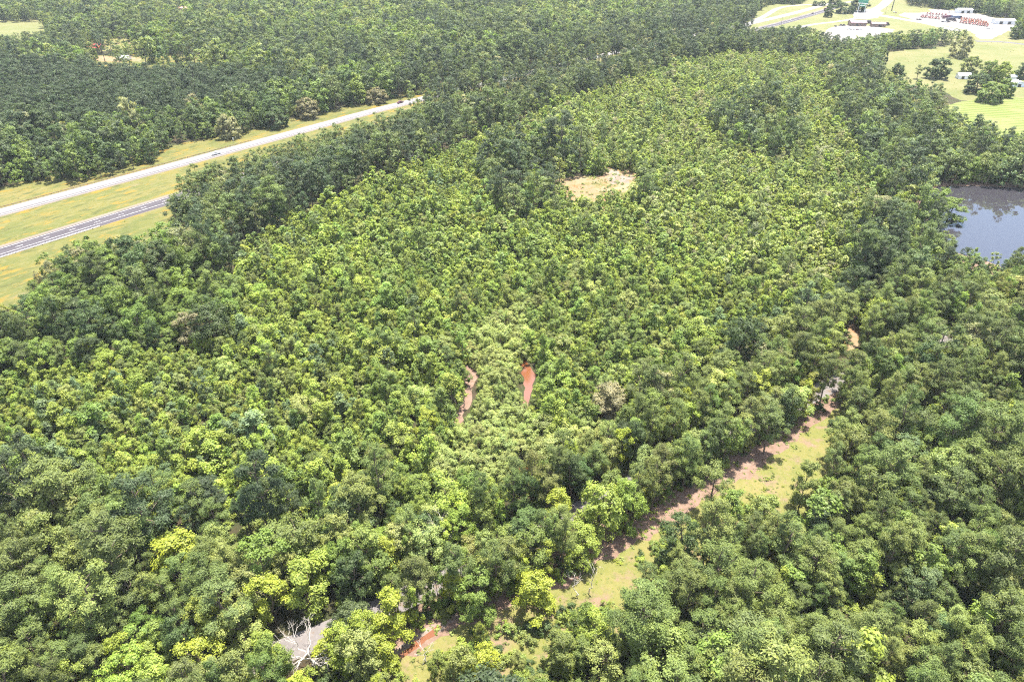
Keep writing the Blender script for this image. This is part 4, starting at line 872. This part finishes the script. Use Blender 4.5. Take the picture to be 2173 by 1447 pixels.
def building(name, foot, rz, L, Wd, h, rise, wall, roof, label, openings=(), windows=0):
    p = G(*foot); e = empty(name, (*p, 0), rz); tag(e, label, 'building')
    MB().prism([(-Wd/2, 0), (Wd/2, 0), (Wd/2, h), (0, h + rise - .15), (-Wd/2, h)], -L/2, L/2).build('wall', M[wall], e)
    o = .5
    rf = MB().prism([(-Wd/2 - o, h - rise * o / (Wd/2) + .02), (0, h + rise + .02), (Wd/2 + o, h - rise * o / (Wd/2) + .02), (Wd/2 + o, h - rise * o / (Wd/2) + .2), (0, h + rise + .22), (-Wd/2 - o, h - rise * o / (Wd/2) + .2)], -L/2 - o, L/2 + o).build('roof', M[roof], e)
    MB().box(-.18, .18, -L/2 - o, L/2 + o, h + rise + .2, h + rise + .32).build('ridge_cap', M[roof], rf)
    for side, c, w, hh in openings:      # side 'w': the long -x wall, 'g': the gable towards -y
        if side == 'w': MB().box(-Wd/2 - .03, -Wd/2 + .05, c - w/2, c + w/2, 0, hh).build('dark_doorway', M['opening_shade'], e)  # near-black panel on the wall: shade inside the opening put into its colour
        else: MB().box(c - w/2, c + w/2, -L/2 - .03, -L/2 + .05, 0, hh).build('dark_doorway', M['opening_shade'], e)
    for k in range(windows):
        c = -L/2 + (k + .5) * L / windows; w_ = MB().box(-Wd/2 - .03, -Wd/2 + .04, c - .6, c + .6, 1.1, 2.3).build('window', M['glass'], e)
        MB().box(-Wd/2 - .08, -Wd/2 + .02, c - .7, c + .7, 1.0, 1.09).build('sill', M['wall_white'], w_)
    return e
building('shed', (2043, 167), math.radians(82), 10.5, 7, 3.2, 1.4, 'wall_white', 'roof_white', 'white shed with a dark open end below the pasture oak', [('g', 0, 3.2, 2.7), ('w', 1.5, 2.5, 2.4)])
building('shed', (2144, 168), math.radians(70), 7.5, 5, 2.6, 1.0, 'wall_white', 'roof_white', 'small pale shed behind the bluish one in the pasture', [('g', 0, 2.0, 2.1)])
building('shed', (2157, 183), math.radians(-4), 8, 10, 3.0, 1.5, 'wall_blue', 'roof_white', 'bluish white gabled shed near the right edge of the pasture', [('g', 0, 2.6, 2.4)])
building('store', (1818, 55), math.radians(88), 20, 11, 4.2, 2.4, 'wall_brown', 'roof_dark', 'dark brown roofed building beside the truck lot', [('w', 2, 3, 2.6)], 4)
building('store', (1862, 57), math.radians(80), 17, 9, 3.6, 1.6, 'wall_brown', 'roof_dark', 'lower dark roofed building right of the truck lot', [('w', -2, 3, 2.6)], 3)
building('warehouse', (2044, 28), math.radians(86), 20, 12, 4.5, 1.5, 'wall_white', 'roof_white', 'long white building at the back of the equipment yard', [('w', -4, 4, 3.4), ('w', 4, 4, 3.4)], 0)
building('warehouse', (2128, 51), math.radians(80), 24, 13, 4.5, 1.5, 'wall_white', 'roof_white', 'white building at the right end of the equipment yard', [('w', -5, 4, 3.4), ('w', 5, 4, 3.4)], 0)
building('farmhouse', (195, 107), math.radians(84), 25, 11, 3.4, 3.2, 'wall_tan', 'roof_red', 'farmhouse with a bright red metal roof among the pines', [('w', 1, 1.2, 2.2)], 6)
building('farm_shed', (176, 112), math.radians(60), 9, 6, 2.8, 1.5, 'wall_tan', 'roof_red', 'small red roofed outbuilding left of the farmhouse', [('g', 0, 2.4, 2.2)])
building('garage', (264, 128), math.radians(80), 12, 7, 2.8, 1.6, 'wall_white', 'roof_white', 'small white roofed garage in the dirt yard', [('w', 0, 3, 2.3)])
building('house', (396, 22), math.radians(85), 20, 11, 3.2, 2.2, 'wall_tan', 'roof_tan', 'tan roofed house in a small clearing near the top edge', [('w', 0, 1.2, 2.2)], 4)
for i, (px_, py_, lab) in enumerate([(246, 111, 'white car parked under the pines above the dirt yard'), (330, 121, 'white car parked at the right end of the dirt yard'), (410, 25, 'dark car parked beside the tan roofed house')]):
    vehicle('car', G(px_, py_), random.uniform(-.4, .4), 'car_dark' if i == 2 else 'car_white', lab, 'car', 'car', 'cars parked at the farmhouses')
# machines for sale, row upon row
words_ = 'first second third fourth fifth sixth seventh eighth ninth tenth eleventh twelfth thirteenth fourteenth'.split()
proto = {}
def machine(paint, pos, a, lab):
    if paint not in proto: proto[paint] = vehicle('tractor', pos, a, paint, lab, 'tractor', 'tractor', 'machines in the equipment yard'); return
    c = copy_tree(proto[paint]); c.location = (pos[0], pos[1], .1); c.rotation_euler = (0, 0, a); c['label'] = lab
for rowi, (a0, a1, paint, n, nm) in enumerate([((1956, 38), (1992, 42), 'tractor_red', 9, 'front row of red tractors, left of the yard'), ((1958, 34.5), (2002, 38), 'tractor_pale', 9, 'second row of faded tractors, left of the yard'), ((1968, 31), (2006, 33.5), 'tractor_red', 7, 'back row of red tractors, left of the yard'),
        ((2040, 50), (2094, 57.5), 'tractor_red', 12, 'front row of red tractors, right of the yard'), ((2041, 46), (2095, 53.5), 'tractor_orange', 12, 'second row of orange tractors, right of the yard'), ((2041, 42.5), (2092, 49.5), 'tractor_orange', 11, 'third row of orange tractors, right of the yard'), ((2040, 39.5), (2080, 44.5), 'tractor_pale', 8, 'back row of faded tractors, right of the yard')]):
    A, B = G(*a0), G(*a1)
    for k in range(n):
        q = A + (B - A) * k / (n - 1); machine(paint, q + rng.normal(0, .4, 2), math.radians(250) + rng.normal(0, .08), f'{words_[k]} from left in the {nm}')
vk = {}
def parked(kind, pos, a, paint, lab, nm, cat):
    if (kind, paint) not in vk: vk[kind, paint] = vehicle(kind, pos, a, paint, lab, nm, cat, 'vehicles parked near the interchange'); return
    c = copy_tree(vk[kind, paint]); c.location = (pos[0], pos[1], .1); c.rotation_euler = (0, 0, a); c['label'] = lab
for k, (px_, py_, paint, kind, lab) in enumerate([(1784, 55.5, 'car_dark', 'pickup', 'dark pickup at the left end of the truck lot'), (1790, 55.5, 'car_dark', 'pickup', 'second dark pickup at the left end of the truck lot'), (1773, 57, 'car_dark', 'car', 'lone dark car on the left of the truck lot'),
        (1800, 63, 'car_white', 'pickup', 'first white pickup in the row before the dark store'), (1806, 63.4, 'car_silver', 'car', 'second car in the row before the dark store, silver'), (1812, 63.8, 'car_white', 'car', 'third car in the row before the dark store, white'), (1818, 64, 'car_maroon', 'car', 'fourth car in the row before the dark store, maroon'), (1824, 64, 'car_white', 'pickup', 'last white pickup in the row before the dark store'),
        (1838, 51, 'car_dark', 'semi', 'dark truck parked between the two dark stores'), (1874, 55, 'car_maroon', 'semi', 'maroon truck parked at the right end of the dark stores'),
        (1897, 27, 'car_silver', 'car', 'silver car beside the grass island, left one'), (1901, 28.5, 'car_maroon', 'car', 'maroon car beside the grass island, right one'), (1946, 42.5, 'car_dark', 'car', 'dark car at the yard entrance, left one of two'), (1951, 43.5, 'car_dark', 'pickup', 'dark pickup at the yard entrance, right of the car'),
        (2000, 47.5, 'car_dark', 'car', 'dark car in the yard between the two tractor blocks, first of five'), (2006, 48, 'car_silver', 'car', 'silver car in the yard between the two tractor blocks'), (2012, 48.2, 'car_dark', 'pickup', 'dark pickup in the yard between the two tractor blocks'), (2018, 45, 'car_dark', 'semi', 'dark truck in the yard between the two tractor blocks'), (2026, 46.5, 'car_dark', 'pickup', 'dark pickup just left of the right tractor block'), (2012, 40, 'car_maroon', 'semi', 'maroon truck behind the dark vehicles in the yard'), (2030, 41, 'car_blue', 'semi', 'blue truck left of the orange tractors'),
        (2096, 62, 'car_white', 'pickup', 'white pickup below the right tractor block'), (2106, 62.5, 'car_silver', 'car', 'silver car below the right tractor block'), (2112, 44, 'car_white', 'car', 'white car beside the white yard building'), (1976, 28.5, 'car_silver', 'car', 'silver car right of the grass island'), (1990, 26.5, 'car_white', 'car', 'white car at the back of the yard'), (2014, 27, 'car_blue', 'car', 'blue car at the back of the yard')]):
    parked(kind, G(px_, py_), rng.uniform(-.3, .3) + (1.3 if kind == 'car' else .2), paint, lab, {'pickup': 'pickup_truck', 'car': 'car', 'semi': 'semi_truck'}[kind], {'pickup': 'pickup truck', 'car': 'car', 'semi': 'truck'}[kind])
add_haze()
